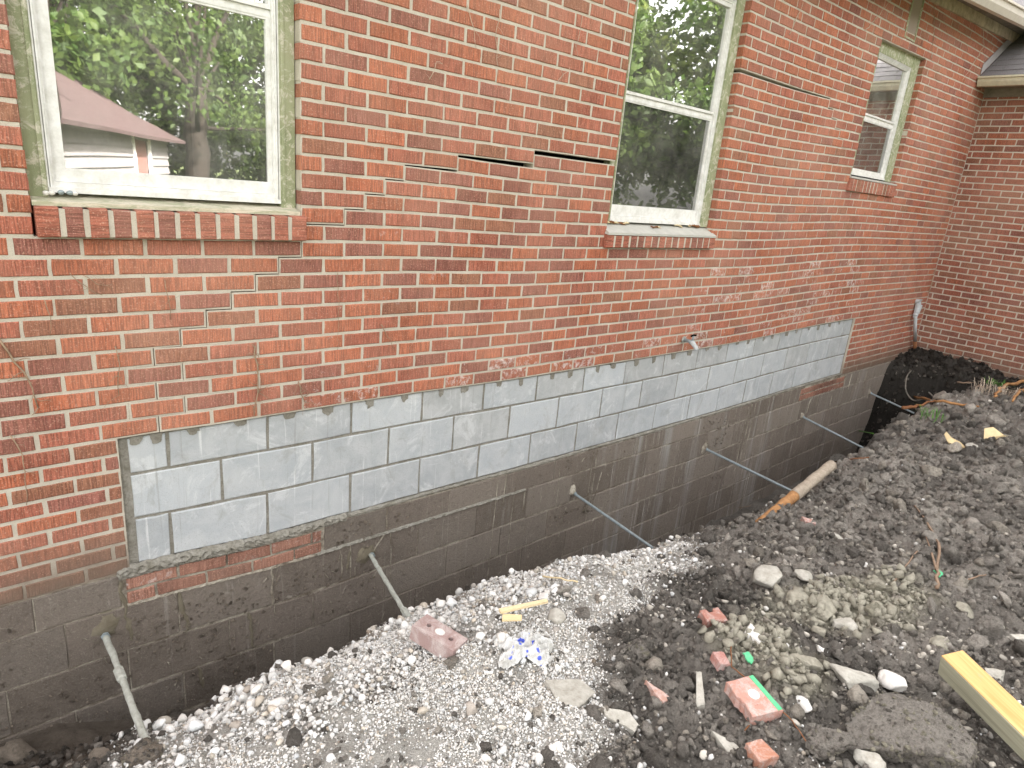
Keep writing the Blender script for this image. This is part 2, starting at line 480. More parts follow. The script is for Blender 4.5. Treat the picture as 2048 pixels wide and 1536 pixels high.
# window glass: mirror-like reflection over a dim, slightly dirty see-through pane
def glass_material(name, refl, tint, haze):
    m = bpy.data.materials.new(name); m.use_nodes = True
    n = m.node_tree.nodes; l = m.node_tree.links
    n.remove(n['Principled BSDF'])
    gl = n.new('ShaderNodeBsdfGlossy'); gl.inputs['Roughness'].default_value = 0.014
    gl.inputs['Color'].default_value = (1, 1, 1, 1)
    tr = n.new('ShaderNodeBsdfTransparent'); tr.inputs['Color'].default_value = tint + (1,)
    df = n.new('ShaderNodeBsdfDiffuse'); df.inputs['Color'].default_value = (0.62, 0.60, 0.55, 1)
    mx = n.new('ShaderNodeMixShader'); mx.inputs[0].default_value = refl
    l.new(tr.outputs[0], mx.inputs[1]); l.new(gl.outputs[0], mx.inputs[2])
    geo = n.new('ShaderNodeNewGeometry')
    nz = n.new('ShaderNodeTexNoise'); nz.inputs['Scale'].default_value = 5; nz.inputs['Detail'].default_value = 6
    nz.inputs['Roughness'].default_value = 0.7
    l.new(geo.outputs['Position'], nz.inputs['Vector'])
    rp = n.new('ShaderNodeValToRGB'); rp.color_ramp.elements[0].position = 0.38; rp.color_ramp.elements[1].position = 0.8
    rp.color_ramp.elements[0].color = (haze * 0.4,) * 3 + (1,); rp.color_ramp.elements[1].color = (haze * 2.2,) * 3 + (1,)
    l.new(nz.outputs[0], rp.inputs[0])
    m2 = n.new('ShaderNodeMixShader')
    l.new(rp.outputs[0], m2.inputs[0]); l.new(mx.outputs[0], m2.inputs[1]); l.new(df.outputs[0], m2.inputs[2])
    nb = n.new('ShaderNodeTexNoise'); nb.inputs['Scale'].default_value = 3.0; nb.inputs['Detail'].default_value = 1
    l.new(geo.outputs['Position'], nb.inputs['Vector'])
    bp = n.new('ShaderNodeBump'); bp.inputs['Strength'].default_value = 0.05; bp.inputs['Distance'].default_value = 0.02
    l.new(nb.outputs[0], bp.inputs['Height']); l.new(bp.outputs[0], gl.inputs['Normal'])
    l.new(m2.outputs[0], n['Material Output'].inputs['Surface'])
    MATS[name] = m
    return m
glass_material('glass', 0.62, (0.85, 0.87, 0.85), 0.10)
glass_material('glass_screen', 0.36, (0.36, 0.37, 0.37), 0.09)

# thin film for the plastic wrapper
t = NT('plastic_film', 0.35, 0.5)
n1 = t.noise(30, None, 4, 0.7)
blue = t.vor(36)
c = t.mix(t.ramp(n1, [(0.4, 0), (0.66, 1)]), (0.66, 0.66, 0.65), (0.42, 0.41, 0.38))
ca, al = t.attr()
c = t.mix(t.math('MULTIPLY', al, t.ramp(blue, [(0.30, 1), (0.38, 0)])), c, (0.07, 0.11, 0.55))
t.done(c)

# leaves: diffuse with some light passing through
def leaf_material(name, a, b):
    t = NT(name, 0.55, 0.3)
    n1 = t.noise(1.1, None, 4, 0.6); n2 = t.noise(18, None, 2, 0.5)
    c = t.mix(t.ramp(n1, [(0.36, 0), (0.64, 1)]), a, b)
    c = t.mix(t.math('MULTIPLY', n2, 0.5), c, tuple(x * 0.5 for x in a))
    t.done(c)
    tl = t.n.new('ShaderNodeBsdfTranslucent'); t.l.new(c, tl.inputs['Color'])
    mx = t.n.new('ShaderNodeMixShader'); mx.inputs[0].default_value = 0.5
    t.l.new(t.b.outputs[0], mx.inputs[1]); t.l.new(tl.outputs[0], mx.inputs[2])
    t.l.new(mx.outputs[0], t.n['Material Output'].inputs['Surface'])
leaf_material('leaves', (0.045, 0.085, 0.018), (0.10, 0.14, 0.03))
leaf_material('leaves_light', (0.07, 0.11, 0.022), (0.14, 0.17, 0.04))

# ================================================================== THE HOUSE
M = 0.1945            # brick length with joint
C = 0.06818           # course height
J = 0.0128            # joint
X0 = 7.994            # plane of the wing wall

house = empty('brick_house')
tag(house, 'red brick house with three windows above a half rebuilt block foundation', 'house')

def ss(a, b, x):
    t = min(1.0, max(0.0, (x - a) / (b - a)))
    return t * t * (3 - 2 * t)

def settle(i, b):
    """slow vertical unevenness of the old wall, in courses"""
    o = -0.5 * ss(18, 31, i) - 0.55 * ss(0, -4, i) * ss(23, 33, b)
    o -= 0.9 * ss(26, 42, i) * ss(5, -12, b)
    return o

def kcrack(i):
    """first course below the stepped crack at brick position i"""
    if i < -3: return 99
    if i < 0: return 14 + int(math.floor(-i * 2 + 0.01))
    if i < 2.5: return 13 - int(i / 0.65)
    if i < 4: return 9
    if i < 6.5: return 8
    if i < 9.9: return 7
    if i < 22.5: return -3
    if i < 27.5: return int(-3 + (i - 22.5) * 2)
    return 99

def sag(i):
    if i < -3: return 0.0
    a = 0.07 * ss(-3.2, -2, i)
    a += 0.24 * ss(2.0, 6.8, i)
    return a * (1 - ss(17, 27, i))

def dropped(i, k):
    return k >= kcrack(i) if i < 27 else False

def zof(i, b, low):
    o = settle(i, b)
    if low: o += sag(i)
    return -(b + o) * C

# colours of the fired clay: orange, red, dark purple, olive brown, pale
PAL = {'O': (0.565, 0.180, 0.096), 'R': (0.500, 0.162, 0.108), 'D': (0.340, 0.135, 0.110),
       'B': (0.365, 0.165, 0.102), 'L': (0.49, 0.180, 0.125)}
ROWS = {  # course: (first brick position, colours left to right) as the wall shows them
 0: (0, 'DDDRRRRROR'), 1: (-0.5, 'OROROBORBRO'), 2: (0, 'OROROORORO'), 3: (-0.5, 'RDODRDRBRRR'), 4: (0, 'RORRROROR'),
 5: (-0.5, 'OROLRRRBORR'), 6: (0, 'RDODRRBRRO'), 7: (-0.5, 'OROD' 'RBRDRO'), 8: (0, 'BORO' 'ODODR'), 9: (-0.5, 'ODODDODODR'),
 10: (0, 'ROROD' 'BRDOD'), 11: (-0.5, 'DRORDODDRR'), 12: (0, 'ODRDBBDODR'), 13: (-0.5, 'ODORRRDRDRR'),
 14: (-5, 'DORRDODODODODROD'), 15: (-5.5, 'ROODODOODDRORDOR'), 16: (-6, 'ORBOOBDODOBRDODR'), 17: (-5.5, 'OBODORRODORODORR'),
 18: (-6, 'RBORBOROBOBRORDO'), 19: (-5.5, 'BOBORRORORDOBROR'), 20: (-6, 'ODOBROOROROODRDO'), 21: (-5.5, 'DODRORORORDORORD'),
 22: (-6, 'DOODOODORDRORDOR'), 23: (-5.5, 'DROD' 'RDRORODRORDR'), 24: (-6, 'DROOORROROODROOR'), 25: (-5.5, 'RB'), 26: (-6, 'ORDO'),
 27: (-5.5, 'BB'), 28: (-6, 'RDBB'), 29: (-5.5, 'OB'), 30: (-6, 'RRBO'), 31: (-5.5, 'OB'), 32: (-6, 'RBBB'), 33: (-5.5, 'BB')}

def brick_colour(k, i, cr, far=0.0):
    ch = None
    if k in ROWS:
        s0, st = ROWS[k]
        q = int(round(i - s0))
        if 0 <= q < len(st): ch = st[q]
    if ch is None: ch = cr.choices('ORDBL', (0.34, 0.37, 0.15, 0.07, 0.07))[0]
    base = PAL[ch]
    v = cr.uniform(0.86, 1.14); h = cr.uniform(-0.03, 0.03)
    col = [max(0.02, base[0] * v + h * 0.6), max(0.015, base[1] * v), max(0.012, base[2] * v)]
    if k >= 30 and (i < -3 or i > 30):       # soil splashed on the courses nearest the ground
        a = min(0.85, 0.22 * (k - 29)) * cr.uniform(0.8, 1.1)
        col = [c_ * (1 - a) + d_ * a for c_, d_ in zip(col, (0.105, 0.075, 0.055))]
    white = 0.0
    if 12 < i < 30 and 16 <= k <= 24: white = max(0.0, cr.uniform(-0.15, 0.72)) * ss(11, 16, i)
    if 3 < i < 16 and k in (23, 24): white = max(white, cr.uniform(0.1, 0.7))
    if -0.6 < i < 1.2 and k in (22, 23, 24): white = max(white, cr.uniform(0.2, 0.62))
    if 0 <= i < 4 and 13 <= k <= 20: white = max(white, cr.uniform(0, 0.42))
    return tuple(col) + (white,)

def brick_geo(s0, s1, zl0, zl1, zr0, zr1, depth, cr, e=0.0032, jit=0.0013, rough=True):
    """brick in (s along wall, n outward, z): outline with worn, uneven edges.  zl0/zl1 = bottom/top at left end"""
    w = s1 - s0
    def zb(s): return zl0 + (zr0 - zl0) * (s - s0) / w
    def zt(s): return zl1 + (zr1 - zl1) * (s - s0) / w
    if rough:
        a, b_ = cr.uniform(0.25, 0.42), cr.uniform(0.58, 0.75)
        out = [(s0, 0), (s0 + a * w, 0), (s0 + b_ * w, 0), (s1, 0), (s1, 0.5), (s1, 1), (s0 + b_ * w, 1), (s0 + a * w, 1), (s0, 1), (s0, 0.5)]
    else:
        out = [(s0, 0), (s1, 0), (s1, 1), (s0, 1)]
    pts = []
    for s, f in out:
        z = zb(s) * (1 - f) + zt(s) * f
        pts.append((s + cr.uniform(-jit, jit), z + cr.uniform(-jit, jit)))
    cs = sum(p[0] for p in pts) / len(pts); cz = sum(p[1] for p in pts) / len(pts)
    n = len(pts)
    pr = cr.uniform(-0.0012, 0.0018)
    fr = []
    for s, z in pts:
        ds = 1 if s < cs else -1; dz = 1 if z < cz else -1
        ee = e * cr.uniform(0.6, 1.5)
        fr.append((s + ds * ee * (0.9 if abs(s - cs) > 0.42 * w else 0.1), pr + cr.uniform(-0.0005, 0.0005), z + dz * ee))
    V = fr + [(s, pr - e, z) for s, z in pts] + [(s, -depth, z) for s, z in pts]
    F = [tuple(range(n))]
    for j in range(n):
        k = (j + 1) % n
        F.append((j, n + j, n + k, k)); F.append((n + j, 2 * n + j, 2 * n + k, n + k))
    return V, F

def main_w(V): return [(s, -n, z) for s, n, z in V]
def wing_w(V): return [(X0 - n, -s, z) for s, n, z in V]

# openings in the main wall: (x0, x1, first course kept above, first course kept below)
OPEN = [(-0.905, 0.0, -11, 14), (1.905, 3.03, -11, 14), (5.07, 6.10, -12, 7), (5.48, 5.735, -19, -13)]
BLOCK = (-0.727, 5.955, 25, 33)      # rebuilt block strip: courses 25..33

main_wall = MB()                      # mortar, one cell behind every brick
bricks = []
TOPK = -19
for k in range(TOPK, 34):
    i = -15.5 if k % 2 else -16.0
    while i < 47.5:
        a, b = i * M, (i + 1) * M
        segs = [(a, b)]
        for (ox0, ox1, k0, k1) in OPEN:
            if k0 < k < k1:
                ns = []
                for (p, q) in segs:
                    if q <= ox0 or p >= ox1: ns.append((p, q)); continue
                    if p < ox0: ns.append((p, ox0 + J / 2))
                    if q > ox1: ns.append((ox1 - J / 2, q))
                segs = ns
        if BLOCK[2] <= k <= BLOCK[3]:
            ns = []
            for (p, q) in segs:
                if q <= BLOCK[0] or p >= BLOCK[1]: ns.append((p, q)); continue
                if p < BLOCK[0]: ns.append((p, BLOCK[0]))
                if q > BLOCK[1]: ns.append((BLOCK[1], q))
            segs = ns
        if k > -14:                      # right end: wing wall in front of it
            segs = [(p, min(q, X0 + 0.02)) for p, q in segs if p < X0]
        for (p, q) in segs:
            if q - p < 0.028: continue
            mid = (p + q) / 2 / M
            low = dropped(mid, k)
            if low and mid < 3:
                p += 0.0038 * (1 - ss(-0.5, 2.5, p / M)) * ss(-3.3, -2.4, mid); q += 0.0038 * (1 - ss(-0.5, 2.5, q / M)) * ss(-3.3, -2.4, mid)
            pi, qi = p / M, q / M
            bl, tl = zof(pi, k, low), zof(pi, k - 1, low)
            br, tr = zof(qi, k, low), zof(qi, k - 1, low)
            jx = rng.uniform(-0.0022, 0.0022)
            j2 = rng.uniform(-0.0022, 0.0022)
            V, F = brick_geo(p + J/2 + jx, q - J/2 + j2, bl + J*0.52, tl - J*0.48, br + J*0.52, tr - J*0.48, 0.085, rng)
            colr = brick_colour(k, i, rng)
            bricks.append((main_w(V), F, colr))
            # mortar cell
            y0, y1 = 0.0036, 0.082
            e0 = p if not any(abs(p - (o[1] - J/2)) < 1e-6 for o in OPEN) else p + J * 0.7
            e1 = q if not any(abs(q - (o[0] + J/2)) < 1e-6 for o in OPEN) else q - J * 0.7
            main_wall.hexa([(e0, y0, bl), (e1, y0, br), (e1, y1, br), (e0, y1, bl), (e0, y0, tl), (e1, y0, tr), (e1, y1, tr), (e0, y1, tl)])
        i += 1
wall_o = main_wall.build('brick_wall', MATS['mortar'], house)

def px_area(V):
    a = np.array(V) - CAM
    q = a @ RM.T
    if (q[:, 2] < 0.1).any(): return 0
    u = 1024 + FPX * q[:, 0] / q[:, 2]; v = 768 + FPX * q[:, 1] / q[:, 2]
    u = np.clip(u, 0, 2048); v = np.clip(v, 0, 1536)
    return (u.max() - u.min()) * (v.max() - v.min())

def lay(parent, items, most, mat):
    """the largest as bricks of their own, the rest as one mass"""
    order = sorted(range(len(items)), key=lambda q: -px_area(items[q][0]))
    one = set(order[:most])
    rest = MB()
    for q, (V, F, c_) in enumerate(items):
        if q in one:
            MB().add(V, F, c_).build('brick', mat, parent, center=True)
        else:
            rest.add(V, F, c_)
    if rest.v:
        o = rest.build('distant_bricks', mat, parent)
        o['kind'] = 'stuff'
lay(wall_o, bricks, 300, MATS['brick'])

# dark cavity behind the veneer, seen only through the open crack
cav = MB()
for (a, b, z0, z1) in [(-3.1, -0.905, -2.3, 1.3), (-0.905, 0.0, -2.3, -0.80), (0.0, 1.905, -2.3, 1.3), (-0.905, 0.0, 0.77, 1.3), (1.905, 3.03, 0.77, 1.3), (1.905, 3.03, -2.3, -0.80), (3.03, 5.07, -2.3, 1.3),
                       (5.07, 6.10, -2.3, -0.30), (5.07, 6.10, 0.88, 1.3), (6.10, 14.0, -2.3, 1.75)]:
    cav.box((a, 0.093, z0), (b, 0.11, z1))
cav.build('wall_cavity', MATS['dark_gap'], house)

# ------------------------------------------------------------------ wing wall
wing = MB(); wb = []
for k in range(-12, 36):
    s = -0.05 if k % 2 else -0.05 - M / 2
    zb_, zt_ = -(k - 0.35) * C, -(k - 1.35) * C
    while s < 2.7:
        p, q = max(s, 0.0), s + M
        if q - p > 0.03:
            V, F = brick_geo(p + J/2, q - J/2, zb_ + J/2, zt_ - J/2, zb_ + J/2, zt_ - J/2, 0.08, rng)
            ch = rng.choices('RDBO', (0.5, 0.18, 0.2, 0.12))[0]
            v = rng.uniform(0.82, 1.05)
            col = [x * v * 0.70 for x in PAL[ch]]  # shade on the wing side is put into its brick colour
            if k > 26:
                a = min(0.7, 0.12 * (k - 26)) * rng.uniform(0.3, 1)
                col = [c_ * (1 - a) + d_ * a for c_, d_ in zip(col, (0.09, 0.062, 0.045))]
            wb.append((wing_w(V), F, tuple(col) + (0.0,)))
        s += M
wing.box((X0 + 0.005, -2.7, -35 * C), (X0 + 0.085, 0.004, 12.4 * C))
wing_o = wing.build('wing_wall', MATS['mortar'], house)
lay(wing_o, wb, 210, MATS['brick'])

# ------------------------------------------------------------------ foundation
found = MB()
GREY_R1 = [-2.84, -0.78, 1.3, 3.37, 5.48, 7.57, 9.7, 11.81, 14.06, 16.22, 18.39, 20.56, 22.73, 24.8, 27.13, 29.45]
GREY_R2 = [-1.81, 0.29, 2.38, 4.46, 6.55, 8.64, 10.74, 12.91, 15.11, 17.32, 19.38, 21.64, 23.8, 25.98, 28.27]
GREY_R3 = [-2.9, -0.83, 1.3, 3.39, 5.47, 7.54, 9.68, 11.81, 13.98, 16.24, 18.35, 20.51, 22.86, 25.06, 27.33]
def zf(i, b):
    o = settle(i, b) + 0.30 * ss(1, 9, i) * (1 - ss(13, 24, i)) * ss(36, 30, b)
    return -(b + o) * C
def block_geo(i0, i1, b0, b1, jx, y_face, depth, cr, g=0.0062):
    x0, x1 = i0 * M + jx, i1 * M - jx
    V, F = brick_geo(x0, x1, zf(i0, b1) + g, zf(i0, b0) - g, zf(i1, b1) + g, zf(i1, b0) - g, depth, cr, e=0.004, jit=0.0022)
    return [(s, y_face - n, z) for s, n, z in V], F
iL, iR = BLOCK[0] / M + 0.16, BLOCK[1] / M - 0.12
rows = [(24.12, 26.55, GREY_R1), (26.55, 29.62, GREY_R2), (29.62, 32.78, GREY_R3)]
fnd = MB()
def slab(mb, i0, i1, b0, b1, y0, y1, step=2.0):
    a = i0
    while a < i1 - 1e-6:
        b = min(i1, a + step)
        mb.hexa([(a*M, y0, zf(a, b1)), (b*M, y0, zf(b, b1)), (b*M, y1, zf(b, b1)), (a*M, y1, zf(a, b1)),
                 (a*M, y0, zf(a, b0)), (b*M, y0, zf(b, b0)), (b*M, y1, zf(b, b0)), (a*M, y1, zf(a, b0))])
        a = b
slab(fnd, BLOCK[0] / M, BLOCK[1] / M, 24.02, 33.0, 0.0215, 0.12)
found_o = fnd.build('foundation', MATS['fresh_mortar'], house)
GREYS = [(0.42, 0.445, 0.47), (0.45, 0.475, 0.50), (0.39, 0.41, 0.43), (0.50, 0.53, 0.56), (0.40, 0.412, 0.42)]
YF = 0.016
for ri, (b0, b1, js) in enumerate(rows):
    ed = [iL] + js + [iR]
    for q in range(len(ed) - 1):
        if ed[q+1] - ed[q] < 0.2: continue
        g = rng.choice(GREYS)
        if ri == 2: g = rng.choice(GREYS[:3])
        v = rng.uniform(0.94, 1.05)
        V, F = block_geo(ed[q], ed[q+1], b0, b1, 0.0062, YF, 0.09, rng)
        MB().add(V, F, tuple(x * v for x in g)).build('concrete_block', MATS['grey_block'], found_o, center=True)
# dabs of wet mortar squeezed in at the top edge
for q in range(len(GREY_R1) + 1):
    ed = [iL] + GREY_R1 + [iR]
    for f in (0.27, 0.70):
        a = ed[q] + (ed[q+1] - ed[q]) * (f + rng.uniform(-0.05, 0.05))
        if q == len(GREY_R1): continue
        w = rng.uniform(0.030, 0.062); h = rng.uniform(0.030, 0.055)
        x = a * M; zt = zf(a, 24.1)
        n = 9; loop = []
        for j in range(n):
            th = math.pi * j / (n - 1)
            ex = math.copysign(abs(math.cos(th)) ** 0.6, math.cos(th)); ez = abs(math.sin(th)) ** 0.6
            loop.append((x + w * 0.5 * ex + rng.uniform(-0.004, 0.004), zt - h * ez * rng.uniform(0.75, 1.1)))
        V = [(p[0], YF - 0.0035, p[1]) for p in loop] + [(p[0], YF + 0.004, p[1]) for p in loop]
        F = [tuple(range(n))] + [(j, j + 1, n + j + 1, n + j) for j in range(n - 1)]
        MB().add(V, F).build('mortar_dab', MATS['fresh_mortar'], found_o, center=True)

# old blocks, dark with soil
OLD = [(0.245, 0.205, 0.175), (0.27, 0.232, 0.20), (0.215, 0.18, 0.152), (0.29, 0.248, 0.214)]
beds = [35.25, 38.35, 41.4, 44.5, 47.55, 50.6]
oldj = MB()
slab(oldj, -16, 41.3, 33.02, 51, 0.0066, 0.12)
oldj_o = oldj.build('old_foundation', MATS['old_joint'], house)
def old_block(i0, i1, b0, b1, y=0.003, mat='old_block', cols=OLD, name='old_block'):
    c_ = rng.choice(cols); v = rng.uniform(0.88, 1.12)
    wht = 0.9 * ss(7, 17, i0) * rng.uniform(0.5, 1.0) if mat == 'old_block' else rng.uniform(0.1, 0.45)
    if mat == 'old_block' and (10.5 < i0 < 15.5 or 19 < i0 < 22.5): wht = rng.uniform(1.1, 1.7)
    ob = mat == 'old_block'
    V, F = block_geo(i0, i1, b0, b1, rng.uniform(0.0012, 0.0028) if ob else 0.005, y + rng.uniform(-0.0010, 0.0006), 0.09, rng, rng.uniform(0.003, 0.0045) if ob else 0.0062)
    if mat == 'old_block': v *= 0.80 + 0.16 * ss(2, 12, i0)
    MB().add(V, F, tuple(x * v for x in c_) + (wht,)).build(name, MATS[mat], oldj_o, center=True)
# the strip right below the new blocks
for a in (-15.6, -13.5, -11.4, -9.3): old_block(a, a + 2.1, 33.05, 35.25)
old_block(-7.2, -5.4, 33.05, 35.25); old_block(-5.4, -3.95, 33.05, 35.25)
strip = [0.55, 2.36, 4.45, 6.6, 8.7, 10.8, 12.9, 15.0, 17.1, 19.2, 21.3, 23.4, 26.0]
for a, b in zip(strip[:-1], strip[1:]): old_block(a, b, 33.05, 35.25)
old_block(31.3, 33.4, 33.05, 35.25); old_block(33.4, 35.5, 33.05, 35.25); old_block(35.5, 38.0, 33.05, 35.25)
RED = [(0.26, 0.135, 0.105), (0.36, 0.195, 0.15), (0.22, 0.12, 0.095), (0.20, 0.135, 0.11)]
for b0, b1, off in ((33.35, 34.3, 0.0), (34.3, 35.25, -0.45)):
    a = -3.85 + off
    while a < 0.5:
        p, q = max(a, -3.85), min(a + 1.02, 0.5)
        if q - p > 0.25: old_block(p, q, b0, b1, 0.0, 'brick_old', RED, 'brick')
        a += 1.02
    a = 26.05 + off
    while a < 31.2:
        p, q = max(a, 26.05), min(a + 1.02, 31.2)
        if q - p > 0.25: old_block(p, q, b0, b1, 0.002, 'brick_old', [(0.17, 0.085, 0.07), (0.23, 0.11, 0.085), (0.13, 0.08, 0.066)], 'brick')
        a += 1.02
for r_, (b0, b1) in enumerate(zip(beds[:-1], beds[1:])):
    a = -15.41 - (1.045 if r_ % 2 else 0)
    while a < 39:
        if r_ < 4 or a > 3: old_block(max(a, -15.9), a + 2.09, b0, b1)
        a += 2.09
# parging: lumpy band of mortar under the first blocks, thinning to the right
def parge(name, i0, i1, top, bot, thick, n, parent, mat='fresh_mortar', seed=1, plan=zf):
    rg = random.Random(seed)
    mb = MB(); m = 7; n = int(n * 1.8)
    V = []
    for a in range(n + 1):
        i = i0 + (i1 - i0) * a / n
        for c_ in range(m + 1):
            f = c_ / m
            tt, bb = top(i) + rg.uniform(-.06, .06) * (c_ == 0), bot(i) + rg.uniform(-.14, .14) * (c_ == m)
            z = plan(i, tt + (bb - tt) * f)
            y = 0.006 - thick * math.sin(math.pi * min(1, 0.12 + f * 0.9)) * rg.uniform(0.25, 1.35)
            if c_ in (0, m) or a in (0, n): y = 0.012
            V.append((i * M, y, z))
    F = []
    for a in range(n):
        for c_ in range(m):
            q = a * (m + 1) + c_
            F.append((q, q + m + 1, q + m + 2, q + 1))
    mb.add(V, F)
    return mb.build(name, MATS[mat], parent, smooth=False, center=True)
parge('mortar_band', -4.0, 1.2, lambda i: 32.62, lambda i: 33.55 - 0.28 * ss(-2, 1.2, i), 0.020, 46, oldj_o, seed=4)
parge('mortar_band', 1.2, 30.8, lambda i: 32.72, lambda i: 33.02 + 0.1 * math.sin(i), 0.008, 120, oldj_o, seed=5)
parge('mortar_seam', 0.3, 7.5, lambda i: 35.10, lambda i: 35.42, 0.016, 60, oldj_o, seed=6)
parge('mortar_seam', -3.9, 0.4, lambda i: 35.12, lambda i: 35.42, 0.010, 40, oldj_o, 'old_joint', seed=7)
# patches of wet mortar where the rods leave the wall, and a few smears
def patch(i, b, w, h, seed, mat='fresh_mortar', name='mortar_patch', th=0.018):
    rg = random.Random(seed); mb = MB(); n = 14
    V = [(i * M, -th, zf(i, b))]
    for ring, (rr, y) in enumerate(((0.6, -th * 0.6), (1.0, 0.008))):
        for j in range(n):
            a = 2 * math.pi * j / n; k = rr * rg.uniform(0.55, 1.2)
            V.append((i * M + w * k * math.cos(a), y, zf(i, b) + h * k * math.sin(a)))
    F = [(0, 1 + j, 1 + (j + 1) % n) for j in range(n)]
    F += [(1 + j, 1 + n + j, 1 + n + (j + 1) % n, 1 + (j + 1) % n) for j in range(n)]
    mb.add(V, F); mb.build(name, MATS[mat], oldj_o, smooth=True, center=True)
RODW = [(-4.3, 36.76), (1.91, 36.72), (9.80, 37.32), (17.93, 37.39), (26.81, 37.86), (35.44, 37.81)]
patch(-4.25, 36.3, 0.07, 0.075, 1, 'wet_mortar', th=0.006); patch(1.70, 36.6, 0.075, 0.07, 2, 'wet_mortar', th=0.006); patch(9.75, 37.1, 0.04, 0.05, 3, 'old_joint')
patch(17.9, 37.3, 0.05, 0.06, 4, 'old_joint'); patch(26.8, 37.8, 0.035, 0.045, 5, 'old_joint'); patch(35.4, 37.8, 0.035, 0.045, 6, 'old_joint')
# joints smeared with mortar and thin runs of grout down the old blocks
def drip(i, b0, b1, w, seed, mat='old_joint', lean=0.0, name='mortar_smear', y=0.0015, plan=zf):
    rg = random.Random(seed); n = max(4, int((b1 - b0) * 3)); V = []
    for k in range(n + 1):
        f = k / n; ii = i + lean * f + rg.uniform(-1, 1) * w * 0.25 / M
        ww = w * rg.uniform(0.35, 1.0) * (1.0 if 0 < k < n else 0.3)
        z = plan(ii, b0 + (b1 - b0) * f)
        V += [(ii * M - ww / 2, y + 0.002, z), (ii * M, y - 0.005, z), (ii * M + ww / 2, y + 0.002, z)]
    F = []
    for k in range(n):
        F += [(3*k, 3*k+1, 3*k+4, 3*k+3), (3*k+1, 3*k+2, 3*k+5, 3*k+4)]
    MB().add(V, F).build(name, MATS[mat], oldj_o, smooth=True, center=True)
for q, (i_, b0_, b1_, w_, ln, mt) in enumerate((
        (-0.78, 35.3, 38.3, .020, 0, 'old_joint'), (-2.85, 35.3, 38.3, .026, .15, 'wet_mortar'), (-3.95, 33.5, 37.8, .034, .1, 'wet_mortar'), (-1.35, 38.3, 41.3, .022, .05, 'wet_mortar'),
        (-2.55, 41.4, 43.2, .024, .1, 'wet_mortar'), (2.36, 33.0, 35.2, .016, 0, 'old_joint'), (2.5, 35.2, 40.5, .009, .05, 'old_joint'), (2.3, 35.3, 36.6, .018, -.35, 'old_joint'),
        (1.05, 35.9, 37.8, .012, 0, 'old_joint'), (1.3, 35.8, 37.5, .020, -.1, 'wet_mortar'), (6.25, 33.4, 43.5, .010, -.1, 'old_joint'), (6.55, 33.4, 36.0, .006, 0, 'old_joint'), (7.0, 33.6, 43.0, .006, -.1, 'old_joint'),
        (7.45, 35.4, 37.6, .016, 0, 'old_joint'), (9.0, 35.2, 38.4, .010, 0, 'old_joint'), (10.6, 33.2, 40.5, .004, 0, 'old_joint'), (10.8, 33.2, 39.5, .004, 0, 'old_joint'), (11.2, 36, 40, .010, -.3, 'old_joint'),
        (13.1, 33.1, 35.0, .008, .05, 'old_joint'), (21.0, 33.2, 43, .010, -.1, 'old_joint'), (21.3, 33.2, 42, .007, -.1, 'old_joint'), (21.6, 33.2, 41, .006, -.1, 'old_joint'),
        (27.4, 35.4, 37.6, .022, -.1, 'old_joint'), (30.0, 36, 38.2, .010, 0, 'old_joint'), (32.0, 33.3, 36, .012, 0, 'old_joint'), (33.1, 33.3, 36.4, .012, 0, 'old_joint'), (34.2, 33.4, 37, .012, 0, 'old_joint'), (35.3, 36, 39, .012, 0, 'old_joint'))):
    drip(i_, b0_, b1_, w_, 300 + q, mt, ln)
for q in range(70):          # specks and flicks of mortar
    i_ = rng.uniform(-5, 14); b_ = rng.uniform(33.6, 43)
    drip(i_, b_, b_ + rng.uniform(0.2, 0.9), rng.uniform(0.004, 0.010), 500 + q, 'old_joint', rng.uniform(-.12, .12))

# ------------------------------------------------------------------ windows
def frame4(mb, x0, x1, z0, z1, wl_, wr, wb_, wt, y0, y1):
    if wb_: mb.box((x0, y0, z0), (x1, y1, z0 + wb_))
    if wt: mb.box((x0, y0, z1 - wt), (x1, y1, z1))
    mb.box((x0, y0, z0 + wb_), (x0 + wl_, y1, z1 - wt))
    mb.box((x1 - wr, y0, z0 + wb_), (x1, y1, z1 - wt))
    return mb

